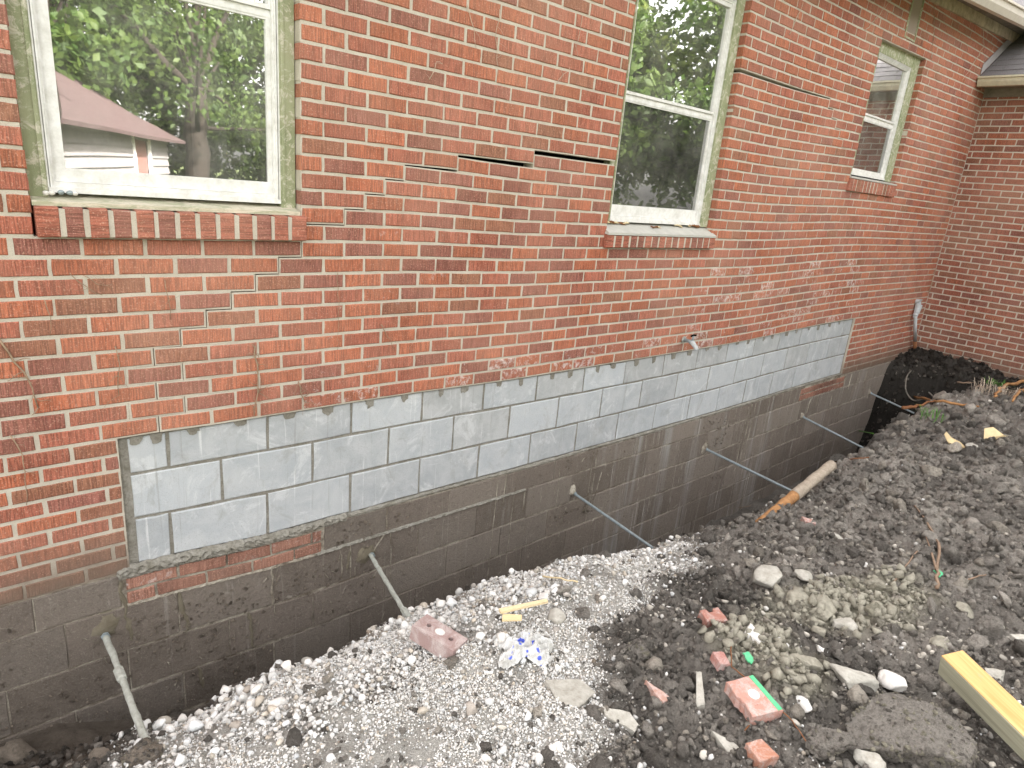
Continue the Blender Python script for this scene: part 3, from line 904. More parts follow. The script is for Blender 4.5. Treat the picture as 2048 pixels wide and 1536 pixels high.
def window(o0, o1, zs, zt, f0, f1, fz0, fz1, g0, g1, gz0, gz1, rail, label, sillw):
    """o: masonry opening, f: vinyl frame, g: glass, rail: (z0, z1) of the meeting rail"""
    cas = MB()
    cas.box((o0 + 0.003, 0.046, zs), (f0, 0.128, zt))
    cas.box((f1, 0.046, zs), (o1 - 0.004, 0.128, zt))
    cas.box((f0, 0.046, fz1), (f1, 0.128, zt))
    # stop beads standing a little proud
    cas.box((f0 - 0.016, 0.040, zs + 0.03), (f0 - 0.004, 0.046, zt - 0.02))
    cas.box((f1 + 0.004, 0.040, zs + 0.03), (f1 + 0.016, 0.046, zt - 0.02))
    w = cas.build('window', MATS['peeling_green'], house)
    w['label'] = label
    fr = MB()
    frame4(fr, f0, f1, fz0, fz1, 0.005, 0.005, 0.006, 0.006, 0.050, 0.115)
    frame4(fr, f0 + 0.005, f1 - 0.005, fz0 + 0.006, fz1 - 0.006, 0.0035, 0.0035, 0.004, 0.004, 0.064, 0.115)
    frame4(fr, f0 + 0.0085, f1 - 0.0085, fz0 + 0.010, fz1 - 0.010, 0.0055, 0.0055, 0.008, 0.006, 0.053, 0.115)
    frame4(fr, f0 + 0.014, f1 - 0.014, fz0 + 0.018, fz1 - 0.016, 0.007, 0.007, 0.012, 0.010, 0.060, 0.112)
    fr.box((f0 + 0.002, 0.043, fz0 - 0.004), (f1 - 0.002, 0.050, fz0 + 0.012))
    fr.build('frame', MATS['white_vinyl'], w)
    a0, a1 = f0 + 0.0215, f1 - 0.0215
    zl0, zl1 = fz0 + 0.0305, fz1 - 0.0265
    lo = frame4(MB(), a0, a1, zl0, rail[1], g0 - a0, a1 - g1, gz0 - zl0, rail[1] - rail[0], 0.076, 0.100)
    lo.box((a0, 0.0735, rail[0] + 0.008), (a1, 0.076, rail[1] - 0.012))
    lo.build('sash', MATS['white_vinyl'], w)
    up = frame4(MB(), a0, a1, rail[1] + 0.001, zl1, g0 - a0 - 0.004, a1 - g1 - 0.004, 0.016, zl1 - gz1, 0.066, 0.098)
    up.build('sash', MATS['white_vinyl'], w)
    MB().box((g0 - 0.003, 0.086, gz0 - 0.003), (g1 + 0.003, 0.090, rail[0] + 0.003)).build('glass_pane', MATS['glass' if sillw == 'wood' else 'glass_screen'], w)
    MB().box((g0 - 0.006, 0.080, rail[1] + 0.014), (g1 + 0.006, 0.084, gz1 + 0.003)).build('glass_pane', MATS['glass'], w)
    # dim room behind
    rm = MB()
    rm.add([(o0-.5, .13, zs-.7), (o1+.5, .13, zs-.7), (o1+.5, 2.6, zs-.7), (o0-.5, 2.6, zs-.7), (o0-.5, .13, zt+.3), (o1+.5, .13, zt+.3), (o1+.5, 2.6, zt+.3), (o0-.5, 2.6, zt+.3)],
           [(0,3,2,1),(4,5,6,7),(1,2,6,5),(2,3,7,6),(3,0,4,7)])
    rm.box((o0-.5, .124, zs-.7), (o0, .130, zt+.3)); rm.box((o1, .124, zs-.7), (o1+.5, .130, zt+.3))
    rm.box((o0, .124, zt), (o1, .130, zt+.3)); rm.box((o0, .124, zs-.7), (o1, .130, zs-.002))
    rm.build('room', MATS['interior'], w)
    return w

def curtain(w, x0, x1, z0, z1, y, n, amp, mat='curtain'):
    mb = MB(); V = []
    for j in range(n + 1):
        x = x0 + (x1 - x0) * j / n
        yy = y + amp * math.sin(j * 1.7) + amp * 0.6 * math.sin(j * 0.71 + 1)
        V += [(x, yy, z0), (x, yy * 0.97, z1)]
    mb.add(V, [(2*j, 2*j+2, 2*j+3, 2*j+1) for j in range(n)])
    mb.build('curtain', MATS[mat], w, smooth=True)

w1 = window(-0.905, 0.0, -0.770, 0.748, -0.848, -0.064, -0.742, 0.705, -0.790, -0.101, -0.666, 0.625, (-0.076, -0.042), 'left window with peeling green casing', 'wood')
curtain(w1, -0.36, -0.24, -0.72, 0.65, 0.16, 14, 0.012)
curtain(w1, -0.17, -0.085, -0.72, 0.65, 0.16, 10, 0.012)
w2 = window(1.905, 3.03, -0.760, 0.748, 1.968, 2.930, -0.748, 0.660, 2.002, 2.898, -0.652, 0.610, (-0.068, -0.028), 'middle window with rotted sill', 'grey')
w3 = window(5.07, 6.10, -0.245, 0.875, 5.165, 5.935, -0.235, 0.765, 5.205, 5.900, -0.178, 0.730, (0.222, 0.268), 'small right window near the corner', 'small')
curtain(w3, 5.15, 5.95, 0.25, 0.78, 0.20, 40, 0.012)

# wood sills and brick sills
mb = MB()
mb.add([(-0.902, 0.000, -0.787), (-0.004, 0.000, -0.787), (-0.004, 0.122, -0.787), (-0.902, 0.122, -0.787),
        (-0.902, 0.000, -0.772), (-0.004, 0.000, -0.772), (-0.004, 0.122, -0.744), (-0.902, 0.122, -0.744)],
       [(0,3,2,1),(4,5,6,7),(0,1,5,4),(1,2,6,5),(2,3,7,6),(3,0,4,7)])
mb.build('wood_sill', MATS['peeling_cream'], w1)
mb = MB()
mb.add([(1.890, -0.028, -0.826), (3.050, -0.028, -0.826), (3.050, 0.122, -0.80), (1.890, 0.122, -0.80),
        (1.890, -0.028, -0.812), (3.050, -0.028, -0.812), (3.028, 0.06, -0.765), (1.907, 0.06, -0.765), (3.028, 0.122, -0.75), (1.907, 0.122, -0.75)],
       [(0,3,2,1),(4,5,6,7),(7,6,8,9),(0,1,5,4),(1,2,8,6,5),(2,3,9,8),(3,0,4,7,9)])
mb.build('wood_sill', MATS['grey_sill'], w2)
def rot_wood(w, x0, x1, y, z, n, seed):       # splintered strips of rotted wood
    rg = random.Random(seed)
    for q in range(n):
        x = rg.uniform(x0, x1); l = rg.uniform(0.02, 0.07)
        mb = MB().tube([(x, y + rg.uniform(-.004, .004), z + rg.uniform(-.006, .01)), (x + l * .5, y - rg.uniform(0, .008), z + rg.uniform(-.008, .006)), (x + l, y, z + rg.uniform(-.012, .004))], [0.004, 0.006, 0.002], 5)
        mb.build('splinter', MATS['rust' if q % 3 else 'splinter'], w, center=True)
rot_wood(w2, 1.93, 2.10, 0.046, -0.757, 7, 2); rot_wood(w2, 2.62, 2.90, 0.046, -0.757, 9, 3); rot_wood(w2, 2.25, 2.45, 0.03, -0.772, 3, 6)
mb = MB()
mb.add([(5.04, -0.020, -0.275), (6.105, -0.020, -0.275), (6.10, 0.122, -0.262), (5.05, 0.122, -0.262),
        (5.04, -0.020, -0.262), (6.105, -0.020, -0.262), (6.095, 0.122, -0.238), (5.075, 0.122, -0.238)],
       [(0,3,2,1),(4,5,6,7),(0,1,5,4),(1,2,6,5),(2,3,7,6),(3,0,4,7)])
mb.build('wood_sill', MATS['grey_sill'], w3)

def rowlock(x0, x1, zt, zb, n, yf, cols, seed, slope=0.010):
    rg = random.Random(seed)
    p = (x1 - x0) / n
    base = MB().box((x0 + 0.004, yf + 0.0045, zb + 0.003), (x1 - 0.004, 0.085, zt - 0.002)).build('brick_sill', MATS['mortar'], house)
    for q in range(n):
        a = x0 + q * p + 0.0078 * (q > 0); b = x0 + (q + 1) * p - 0.0078 * (q < n - 1)
        d = rg.uniform(-0.003, 0.003)
        y0 = yf + d; e = 0.004
        z1 = zt + rg.uniform(-.0015, .0015)
        V = [(a+e, y0, zb+e), (b-e, y0, zb+e), (b-e, y0, z1-e), (a+e, y0, z1-e),
             (a, y0+e, zb), (b, y0+e, zb), (b, y0+e, z1), (a, y0+e, z1),
             (a, 0.088, zb), (b, 0.088, zb), (b, 0.088, z1 + slope), (a, 0.088, z1 + slope)]
        V = [(x + rg.uniform(-.001, .001), y + rg.uniform(-.001, .001), z + rg.uniform(-.001, .001)) for x, y, z in V]
        F = [(0,1,2,3)] + [(j, 4+j, 4+(j+1)%4, (j+1)%4) for j in range(4)] + [(4+j, 8+j, 8+(j+1)%4, 4+(j+1)%4) for j in range(4)]
        c_ = PAL[cols[q % len(cols)]]; v = rg.uniform(0.82, 1.0)
        MB().add(V, F, tuple(x * v for x in c_) + (0.0,)).build('brick', MATS['brick_rowlock'], base, center=True)
    return base
rowlock(-0.898, 0.010, -0.791, -0.885, 13, -0.034, 'RDRDRDRRRRDRR', 5)
rowlock(1.890, 3.050, -0.829, -0.902, 16, -0.026, 'RRRDDRDRRDRRDDRR', 6)
rowlock(5.035, 6.11, -0.278, -0.384, 14, -0.020, 'RRBRRDRRRRBRRR', 7)
# lintel over the small window
MB().box((5.02, 0.004, 0.868), (6.15, 0.084, 0.878)).build('lintel', MATS['rust'], house)

# ------------------------------------------------------------------ boarded attic vent over the small window
vt = MB()
vx0, vx1, vz0, vz1 = 5.480, 5.735, 0.935, 1.42
frame4(vt, vx0 + 0.002, vx1 - 0.002, vz0 + 0.002, vz1, 0.022, 0.012, 0.014, 0.02, -0.004, 0.08)
vo = vt.build('attic_vent', MATS['peeling_green'], house)
MB().add([(vx0 + 0.03, 0.05, vz0 + 0.02), (vx1 - 0.014, 0.008, vz0 + 0.02), (vx1 - 0.014, 0.02, vz0 + 0.02), (vx0 + 0.03, 0.062, vz0 + 0.02),
          (vx0 + 0.03, 0.05, vz1 - .02), (vx1 - 0.014, 0.008, vz1 - .02), (vx1 - 0.014, 0.02, vz1 - .02), (vx0 + 0.03, 0.062, vz1 - .02)],
         [(0,3,2,1),(4,5,6,7),(0,1,5,4),(1,2,6,5),(2,3,7,6),(3,0,4,7)]).build('panel', MATS['panel_brown'], vo)
MB().box((vx0 + 0.01, 0.082, vz0), (vx1, 0.09, vz1)).build('backing', MATS['dark_gap'], vo)

# ------------------------------------------------------------------ main eave: frieze, soffit, gutter, roof
def ez(x): return 1.30 + 0.060 * (x - 6.0)      # the old eave is not level
ev = MB()
xs = [-3.2, 3.0, 9.4, 14.0]
for a, b in zip(xs[:-1], xs[1:]):
    ev.hexa([(a, -0.022, ez(a)), (b, -0.022, ez(b)), (b, 0.10, ez(b)), (a, 0.10, ez(a)), (a, -0.022, ez(a)+.16), (b, -0.022, ez(b)+.16), (b, 0.10, ez(b)+.16), (a, 0.10, ez(a)+.16)])
ev_o = ev.build('frieze_board', MATS['fascia'], house)
rf = MB()
for a, b in zip(xs[:-1], xs[1:]):
    rf.hexa([(a, -0.30, ez(a)+.10), (b, -0.30, ez(b)+.10), (b, -0.023, ez(b)+.10), (a, -0.023, ez(a)+.10), (a, -0.30, ez(a)+.12), (b, -0.30, ez(b)+.12), (b, -0.023, ez(b)+.12), (a, -0.023, ez(a)+.12)])
rf.build('soffit', MATS['soffit'], house)
gt = MB()
def prof(x):
    z = 1.335 + 0.080 * (x - 6.9)
    return [(x, -0.302, z), (x, -0.345, z + 0.002), (x, -0.375, z + 0.05), (x, -0.380, z + 0.095), (x, -0.40, z + 0.10), (x, -0.40, z + 0.118), (x, -0.385, z + 0.118), (x, -0.302, z + 0.10)]
gx = [-3.2, 3.0, 7.55, 9.4, 14.0]
P_ = [prof(x) for x in gx]; V = sum(P_, [])
F = []
for a in range(len(gx) - 1):
    for j in range(8): F.append((a*8+j, a*8+(j+1)%8, (a+1)*8+(j+1)%8, (a+1)*8+j))
F += [tuple(range(8)), tuple(range((len(gx)-1)*8, len(gx)*8))]
gt.add(V, F).build('gutter', MATS['gutter_paint'], house)
mr = MB()
for a, b in zip(gx[:-1], gx[1:]):
    za, zb_ = prof(a)[0][2] + .10, prof(b)[0][2] + .10
    mr.hexa([(a, -0.30, za), (b, -0.30, zb_), (b, 4.0, zb_ + 3.4), (a, 4.0, za + 3.4), (a, -0.31, za + .03), (b, -0.31, zb_ + .03), (b, 4.0, zb_ + 3.45), (a, 4.0, za + 3.45)])
main_roof = mr.build('roof', MATS['shingle'], house)

# ------------------------------------------------------------------ wing eave and roof
GX = X0 - 0.30
MB().box((X0 - 0.022, -2.7, 0.800), (X0 + 0.0, -0.002, 0.885)).build('frieze_board', MATS['soffit'], house)
MB().box((GX + 0.0, -2.7, 0.886), (X0 + 0.05, -0.004, 0.900)).build('soffit', MATS['soffit'], house)
wg = MB()
pr_ = [(GX, 0.862), (GX - 0.05, 0.864), (GX - 0.075, 0.905), (GX - 0.08, 0.935), (GX - 0.10, 0.940), (GX - 0.10, 0.958), (GX - 0.09, 0.958), (GX, 0.945)]
V = [(x, -0.012, z) for x, z in pr_] + [(x, -2.7, z) for x, z in pr_]
F = [(j, (j+1) % 8, 8 + (j+1) % 8, 8 + j) for j in range(8)] + [tuple(range(8)), tuple(range(8, 16))]
wg.add(V, F).build('gutter', MATS['gutter_cream'], house)
SL = 0.62
def rz(x): return 0.965 + (x - (GX - 0.03)) * SL
wr = MB()
wr.add([(GX - 0.03, -0.004, rz(GX-.03)), (GX - 0.03, -2.8, rz(GX-.03)), (11.0, -2.8, rz(11)), (11.0, -0.004, rz(11)),
        (GX - 0.03, -0.004, rz(GX-.03)-.03), (GX - 0.03, -2.8, rz(GX-.03)-.03), (11.0, -2.8, rz(11)-.03), (11.0, -0.004, rz(11)-.03)],
       [(0,1,2,3),(4,7,6,5),(0,4,5,1),(1,5,6,2),(2,6,7,3),(3,7,4,0)])
wroof = wr.build('wing_roof', MATS['shingle'], house)
cs_ = 1 / math.sqrt(1 + SL * SL)
for r_ in range(7):
    x_a = GX - 0.05 + r_ * 0.118
    y = -0.02 - (0.15 if r_ % 2 else 0)
    ylist = []
    while y > -1.5:
        y2 = y - 0.30
        ylist.append((y, y2)); y = y2
    if r_ % 2: ylist.insert(0, (-0.02, -0.17))
    for ya, yb in ylist:
        x_b = x_a + 0.135
        d = rng.uniform(0, 0.003); l = rng.uniform(0, 0.006)
        z0, z1 = rz(x_a) + 0.011 + l, rz(x_b) + 0.006
        g = 0.003
        MB().hexa([(x_a - d, ya - g, z0 - .006), (x_a - d, yb + g, z0 - .006), (x_b, yb + g, z1 - .004), (x_b, ya - g, z1 - .004),
                   (x_a - d, ya - g, z0), (x_a - d, yb + g, z0), (x_b, yb + g, z1), (x_b, ya - g, z1)]).build('shingle', MATS['shingle'], wroof, center=True)
# step flashing where the wing roof meets the main wall
for q in range(5):
    xa = GX - 0.02 + q * 0.17; xb = xa + 0.19
    za, zb_ = rz(xa) + 0.014, rz(xb) + 0.014
    o_ = 0.0015 * q
    MB().hexa([(xa, -0.010 - o_, za), (xb, -0.010 - o_, zb_), (xb, -0.006 - o_, zb_), (xa, -0.006 - o_, za),
               (xa, -0.010 - o_, za + 0.105), (xb, -0.010 - o_, zb_ + 0.105), (xb, -0.006 - o_, zb_ + 0.105), (xa, -0.006 - o_, za + 0.105)]).build('flashing', MATS['flashing'], wroof, center=True)
# debris caught behind the wing gutter
dk = MB().box((GX - 0.085, -1.6, 0.945), (GX - 0.035, -0.03, 0.962)).build('gutter_litter', MATS['dark_gap'], wroof)

# ================================================================== THE GROUND
LIPX = [-3.5, -1.6, -0.95, -0.70, -0.40, -0.22, 0.02, 0.33, 0.72, 1.15, 1.62, 1.95, 2.45, 3.10, 4.45, 5.10, 5.70, 6.20, 6.75, 7.20, 7.60]
LIPY = [-0.42, -0.42, -0.50, -0.57, -0.55, -0.60, -0.57, -0.57, -0.58, -0.70, -0.86, -0.93, -0.98, -0.98, -0.90, -0.80, -0.86, -0.92, -0.98, -1.0, -0.98]
LIPZX = [-3.5, -1.2, -0.8, -0.2, 0.4, 1.2, 1.8, 2.5, 3.3, 4.5, 5.2, 6.0, 7.0, 8.0, 9.5]
LIPZ = [-2.62, -2.60, -2.52, -2.49, -2.47, -2.45, -2.43, -2.41, -2.42, -2.44, -2.36, -2.24, -2.19, -2.12, -2.08]
POLY = np.array([(-3.6, 0.4)] + list(zip(LIPX, LIPY)) + [(7.82, -0.80), (7.78, -0.45), (7.50, -0.18), (7.28, 0.02), (7.2, 0.4)])

def signed_dist(x, y):
    """distance to the outline of the trench, negative inside"""
    d = np.full(x.shape, 1e9); ins = np.zeros(x.shape, bool)
    n = len(POLY)
    for k in range(n):
        ax, ay = POLY[k]; bx_, by_ = POLY[(k + 1) % n]
        ex, ey = bx_ - ax, by_ - ay
        t_ = np.clip(((x - ax) * ex + (y - ay) * ey) / (ex * ex + ey * ey), 0, 1)
        d = np.minimum(d, np.hypot(x - ax - t_ * ex, y - ay - t_ * ey))
        c_ = ((ay > y) != (by_ > y)) & (x < (bx_ - ax) * (y - ay) / (by_ - ay + 1e-12) + ax)
        ins ^= c_
    return np.where(ins, -d, d)

def H0(x, y):
    x = np.asarray(x, float); y = np.asarray(y, float)
    zl = np.interp(x, LIPZX, LIPZ); yl = np.interp(x, LIPX, LIPY)
    tt = np.clip(yl - y, 0, None)
    A = np.interp(x, [-2, 0, 1.5, 3, 5, 6.5, 8], [0.33, 0.27, 0.27, 0.25, 0.2, 0.10, 0.0])
    s = zl + A * (1 - np.exp(-tt / 0.48))
    # ground along the wing falls away from the corner
    wgt = sstep(6.9, 7.5, x)
    s = s * (1 - wgt) + wgt * (-2.10 - 0.09 * np.clip(-y, 0, 1.4) - 0.26 * np.clip(7.95 - x, 0, 2))
    # hump beside the far pit
    s = s + 0.10 * np.exp(-((x - 3.95) / 0.42) ** 2 - ((y + 1.18) / 0.26) ** 2)
    s = s + 0.07 * np.exp(-((x - 0.45) / 0.55) ** 2 - ((y + 1.02) / 0.22) ** 2)
    s = s + 0.05 * np.exp(-((x - 1.0) / 0.30) ** 2 - ((y + 1.75) / 0.3) ** 2)
    return s

def H(x, y, fine=True):
    x = np.asarray(x, float); y = np.asarray(y, float)
    w = fbm(x, y, 4.0, 2) * 0.035 + fbm(x + 2, y + 7, 13, 3) * 0.040 + fbm(x + 5, y, 38, 2) * 0.014
    sdv = signed_dist(x, y) + w
    s = H0(x, y)
    amp = 0.5 + 0.5 * sstep(-0.02, 0.12, sdv)
    s = s + fbm(x + 3, y, 2.6, 3) * 0.055 * amp
    if fine:
        gr = gravel_zone(x, y)
        s = s + fbm(x, y + 5, 9, 3) * 0.048 * (1 - 0.6 * gr) + (np.abs(fbm(x + 8, y, 24, 3)) - 0.15) * 0.045 * (1 - 0.7 * gr)
    floor = np.interp(x, [-3.5, -1.1, -0.7, -0.1, 0.6, 8], [-2.80, -2.80, -2.95, -3.2, -3.35, -3.35]) + fbm(x, y, 6, 3) * 0.05
    dep = sstep(0.0, 0.36, -sdv + 0.02)
    steep = np.where(sdv < 0.02, dep, 0)
    return s * (1 - steep) + np.minimum(s, floor) * steep

def in_poly(x, y, P):
    ins = np.zeros(np.shape(x), bool); n = len(P)
    for k in range(n):
        ax, ay = P[k]; bx_, by_ = P[(k + 1) % n]
        c_ = ((ay > y) != (by_ > y)) & (x < (bx_ - ax) * (y - ay) / (by_ - ay + 1e-12) + ax)
        ins ^= c_
    return ins
GZ = [(-0.86, -0.45), (-0.60, -0.38), (0.0, -0.40), (0.45, -0.40), (1.2, -0.45), (1.9, -0.70), (1.75, -1.12), (1.28, -1.22), (0.95, -1.22), (0.62, -1.42), (0.30, -1.62), (0.10, -1.75),
      (-0.15, -1.95), (-0.8, -1.9), (-0.95, -1.3), (-0.92, -0.80)]
_gp = np.array(GZ)
def gravel_zone(x, y):
    """1 inside the gravel heap, soft edge"""
    x = np.asarray(x, float); y = np.asarray(y, float)
    d = np.full(x.shape, 1e9); n = len(GZ)
    for k in range(n):
        ax, ay = GZ[k]; bx_, by_ = GZ[(k + 1) % n]
        ex, ey = bx_ - ax, by_ - ay
        t_ = np.clip(((x - ax) * ex + (y - ay) * ey) / (ex * ex + ey * ey), 0, 1)
        d = np.minimum(d, np.hypot(x - ax - t_ * ex, y - ay - t_ * ey))
    sdv = np.where(in_poly(x, y, GZ), d, -d)
    return sstep(-0.12, 0.10, sdv + fbm(x, y, 5, 3) * 0.16)
def clay_zone(x, y):
    e1 = ((x - 1.62) / 0.46) ** 2 + ((y + 1.86 + 0.35 * (x - 1.62)) / 0.20) ** 2
    e2 = ((x - 1.02) / 0.20) ** 2 + ((y + 1.83) / 0.24) ** 2
    return np.clip(1.25 - np.minimum(e1, e2) + fbm(x, y, 7, 3) * 0.7, 0, 1)

xs_ = [-3.2]
while xs_[-1] < 8.4:
    xm = xs_[-1]
    xs_.append(xm + 0.0115 * max(1.0, (math.hypot(xm + 1.16, 1.7)) / 2.0) * (2.5 if xm < -1.3 else 1))
ys_ = list(np.linspace(-4.6, -2.75, 26)) + list(np.linspace(-2.70, 0.06, 205))
GXs, GYs = np.meshgrid(np.array(xs_), np.array(ys_), indexing='ij')
GHs = H(GXs, GYs)
nx_, ny_ = GHs.shape
V = np.stack([GXs, GYs, GHs], -1).reshape(-1, 3)
idx = np.arange(nx_ * ny_).reshape(nx_, ny_)
a_, b_, c_, d_ = idx[:-1, :-1].ravel(), idx[1:, :-1].ravel(), idx[1:, 1:].ravel(), idx[:-1, 1:].ravel()
F = np.concatenate([np.stack([a_, b_, c_], 1), np.stack([a_, c_, d_], 1)])
gz_ = gravel_zone(V[:, 0], V[:, 1])[:, None]; cz_ = clay_zone(V[:, 0], V[:, 1])[:, None]
nn_ = (fbm(V[:, 0], V[:, 1], 3.1, 4)[:, None] * 0.5 + 0.5)
base = np.array([0.335, 0.305, 0.272]) * (0.45 + 1.0 * nn_) * (1 + 0.55 * fbm(V[:, 0] + 2, V[:, 1], 1.9, 3)[:, None])
brown = np.array([0.17, 0.135, 0.105])
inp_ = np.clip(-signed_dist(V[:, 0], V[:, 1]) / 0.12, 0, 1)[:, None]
base = base * (1 - 0.80 * sstep(6.3, 7.0, V[:, 0])[:, None]) * (1 - 0.35 * inp_)  # pit soil darkened for damp, with the hole's shade put into the colour too
lw = sstep(-0.15, -0.9, V[:, 0])[:, None] * sstep(-0.95, -0.5, V[:, 1])[:, None]
base = base * (1 - 0.75 * lw) + brown * 0.75 * lw
b2 = np.clip(np.exp(-((V[:, 0] - 0.0) / 0.17) ** 2 - ((V[:, 1] + 0.62) / 0.075) ** 2) + np.exp(-((V[:, 0] - 0.55) / 0.28) ** 2 - ((V[:, 1] + 0.63) / 0.085) ** 2), 0, 1)[:, None]
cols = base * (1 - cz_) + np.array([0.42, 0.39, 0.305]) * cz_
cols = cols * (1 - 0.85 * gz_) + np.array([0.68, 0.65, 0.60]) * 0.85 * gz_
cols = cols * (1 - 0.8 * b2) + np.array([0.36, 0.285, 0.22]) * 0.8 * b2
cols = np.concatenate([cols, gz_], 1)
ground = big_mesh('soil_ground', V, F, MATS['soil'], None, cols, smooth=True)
ground['kind'] = 'structure'

# lawn round the work site, out to the horizon
lw_ = MB()
zL = -2.32
for (x0, x1, y0, y1) in [(-90, 90, -90, -4.55), (-90, -3.15, -4.55, 30), (8.3, 90, -4.55, 30)]:
    lw_.add([(x0, y0, zL), (x1, y0, zL), (x1, y1, zL), (x0, y1, zL)], [(0, 1, 2, 3)])
lawn = lw_.build('lawn', MATS['lawn'])
lawn['kind'] = 'structure'

# point of the ground seen along a line of sight from the place the picture was taken
def G(u, v, lift=0.0):
    d = RM.T @ np.array([(u - 1024) / FPX, (v - 768) / FPX, 1.0])
    t_ = np.linspace(1.0, 9.5, 3400)
    P = CAM[None] + t_[:, None] * d[None]
    h = H(P[:, 0], P[:, 1], False)
    k = np.argmax(P[:, 2] < h)
    return Vector((P[k, 0], P[k, 1], h[k] + lift))
def scale_at(p):          # metres per pixel of the 2048 wide picture
    return float((np.array(p) - CAM) @ RM[2]) / FPX

# ------------------------------------------------------------------ stones
def ico(sub):
    bm = bmesh.new(); bmesh.ops.create_icosphere(bm, subdivisions=sub, radius=1.0)
    v = np.array([q.co[:] for q in bm.verts]); f = np.array([[q.index for q in p.verts] for p in bm.faces]); bm.free()
    return v, f
def stone_variants(sub, n, cuts, jit, seed):
    rg = np.random.default_rng(seed); v0, f = ico(sub); out = []
    for k in range(n):
        v = v0.copy()
        for c_ in range(cuts):
            nrm = rg.normal(size=3); nrm /= np.linalg.norm(nrm); dd = rg.uniform(0.34, 0.78)
            pr = v @ nrm
            m = pr > dd
            v[m] -= np.outer(pr[m] - dd, nrm) * 0.92
        v *= 1 + rg.normal(size=(len(v), 1)) * jit
        out.append(v)
    return out, f
def rand_rot(n, rg):
    q = rg.normal(size=(n, 4)); q /= np.linalg.norm(q, axis=1)[:, None]
    w, x, y, z = q.T
    return np.stack([np.stack([1-2*(y*y+z*z), 2*(x*y-z*w), 2*(x*z+y*w)], 1), np.stack([2*(x*y+z*w), 1-2*(x*x+z*z), 2*(y*z-x*w)], 1), np.stack([2*(x*z-y*w), 2*(y*z+x*w), 1-2*(x*x+y*y)], 1)], 1)
def scatter(name, P, S, cols, variants, f, mat, seed, label, cat, flat=(0.6, 1.0), smooth=False):
    rg = np.random.default_rng(seed); n = len(P)
    Vs, Fs, Cs = [], [], []; base = 0
    which = rg.integers(0, len(variants), n)
    for k, v in enumerate(variants):
        m = np.where(which == k)[0]
        if len(m) == 0: continue
        sc = S[m][:, None] * np.stack([np.ones(len(m)), rg.uniform(0.7, 1.0, len(m)), rg.uniform(*flat, len(m))], 1)
        Rr = rand_rot(len(m), rg)
        q = v[None] * sc[:, None, :]
        q = np.einsum('nij,nvj->nvi', Rr, q) + P[m][:, None, :]
        Vs.append(q.reshape(-1, 3)); nv = len(v)
        Fs.append((f[None] + (np.arange(len(m)) * nv)[:, None, None] + base).reshape(-1, 3)); base += len(m) * nv
        Cs.append(np.repeat(cols[m], nv, 0))
    o = big_mesh(name, np.concatenate(Vs), np.concatenate(Fs), mat, None, np.concatenate(Cs), smooth)
    tag(o, label, cat, None, 'stuff')
    return o
def sample(n, x0, x1, y0, y1, rg, wf, ref=2.3):
    x = rg.uniform(x0, x1, n * 3); y = rg.uniform(y0, y1, n * 3)
    D = np.sqrt((x - CAM[0]) ** 2 + (y - CAM[1]) ** 2 + 3.0)
    p = np.minimum(1, (ref / D) ** 2) * wf(x, y)
    k = rg.random(n * 3) < p
    return x[k][:n], y[k][:n]

big_v, big_f = stone_variants(2, 20, 7, 0.035, 1)
sml_v, sml_f = stone_variants(1, 12, 3, 0.08, 2)
cl_v, cl_f = stone_variants(2, 16, 5, 0.17, 3)
cs_v, cs_f = stone_variants(1, 20, 2, 0.27, 4)
g2 = np.random.default_rng(21)
def white_cols(n, rg, lo=0.52, hi=0.86):
    v = rg.uniform(lo, hi, (n, 1)) * 0.98; t_ = rg.normal(size=(n, 1)) * 0.02
    c_ = np.concatenate([v * (1.0 + t_), v * 0.985, v * (0.955 - t_)], 1)
    m = rg.random(n) < 0.10
    c_[m] *= np.array([0.72, 0.66, 0.58])
    m = rg.random(n) < 0.04
    c_[m] *= np.array([0.55, 0.50, 0.46])
    return c_
def sand(x, y):
    return np.clip(np.exp(-((x - 0.0) / 0.17) ** 2 - ((y + 0.62) / 0.075) ** 2) + np.exp(-((x - 0.55) / 0.28) ** 2 - ((y + 0.63) / 0.085) ** 2), 0, 1)
# coarse white gravel, heaped thickest along the edge of the trench
def wl_big(x, y):
    yl = np.interp(x, LIPX, LIPY)
    bank = np.exp(-((y - yl - 0.02) / 0.14) ** 2) * np.where(x < 0.15, 1.0, 0.55)
    return gravel_zone(x, y) * (1 - 0.9 * sand(x, y)) * np.clip(0.10 + bank + 0.35 * (vnoise(x * 3, y * 3) > 0.62), 0, 1)
x, y = sample(800, -0.95, 2.0, -2.0, -0.40, g2, wl_big, 3.2)
s = g2.uniform(0.0125, 0.029, len(x)) * np.where(x > 0.6, 0.8, 1)
z = H(x, y, False) + s * g2.uniform(0.2, 1.2, len(x))
scatter('coarse_gravel', np.stack([x, y, z], 1), s, white_cols(len(x), g2, 0.60, 0.90), big_v, big_f, MATS['gravel'], 5,
        'heap of coarse white crushed stone along the trench edge', 'gravel')
x, y = sample(11000, -0.95, 2.0, -2.0, -0.40, g2, lambda x, y: gravel_zone(x, y) * (1 - 0.85 * sand(x, y)) * (0.35 + 0.65 * (fbm(x, y, 6, 3) > -0.25)), 3.0)
s = (0.0045 + 0.0105 * g2.random(len(x)) ** 2.2) * np.where(y < -1.05, 0.75, 1.0)
z = H(x, y, False) + s * g2.uniform(-0.2, 1.0, len(x))
scatter('medium_gravel', np.stack([x, y, z], 1), s, white_cols(len(x), g2, 0.50, 0.86), big_v, big_f, MATS['gravel'], 6,
        'white gravel of walnut size covering the heap', 'gravel')
x, y = sample(46000, -0.95, 2.0, -2.0, -0.40, g2, lambda x, y: gravel_zone(x, y) * (0.2 + 0.8 * (fbm(x + 4, y, 5, 3) > -0.2)), 3.0)
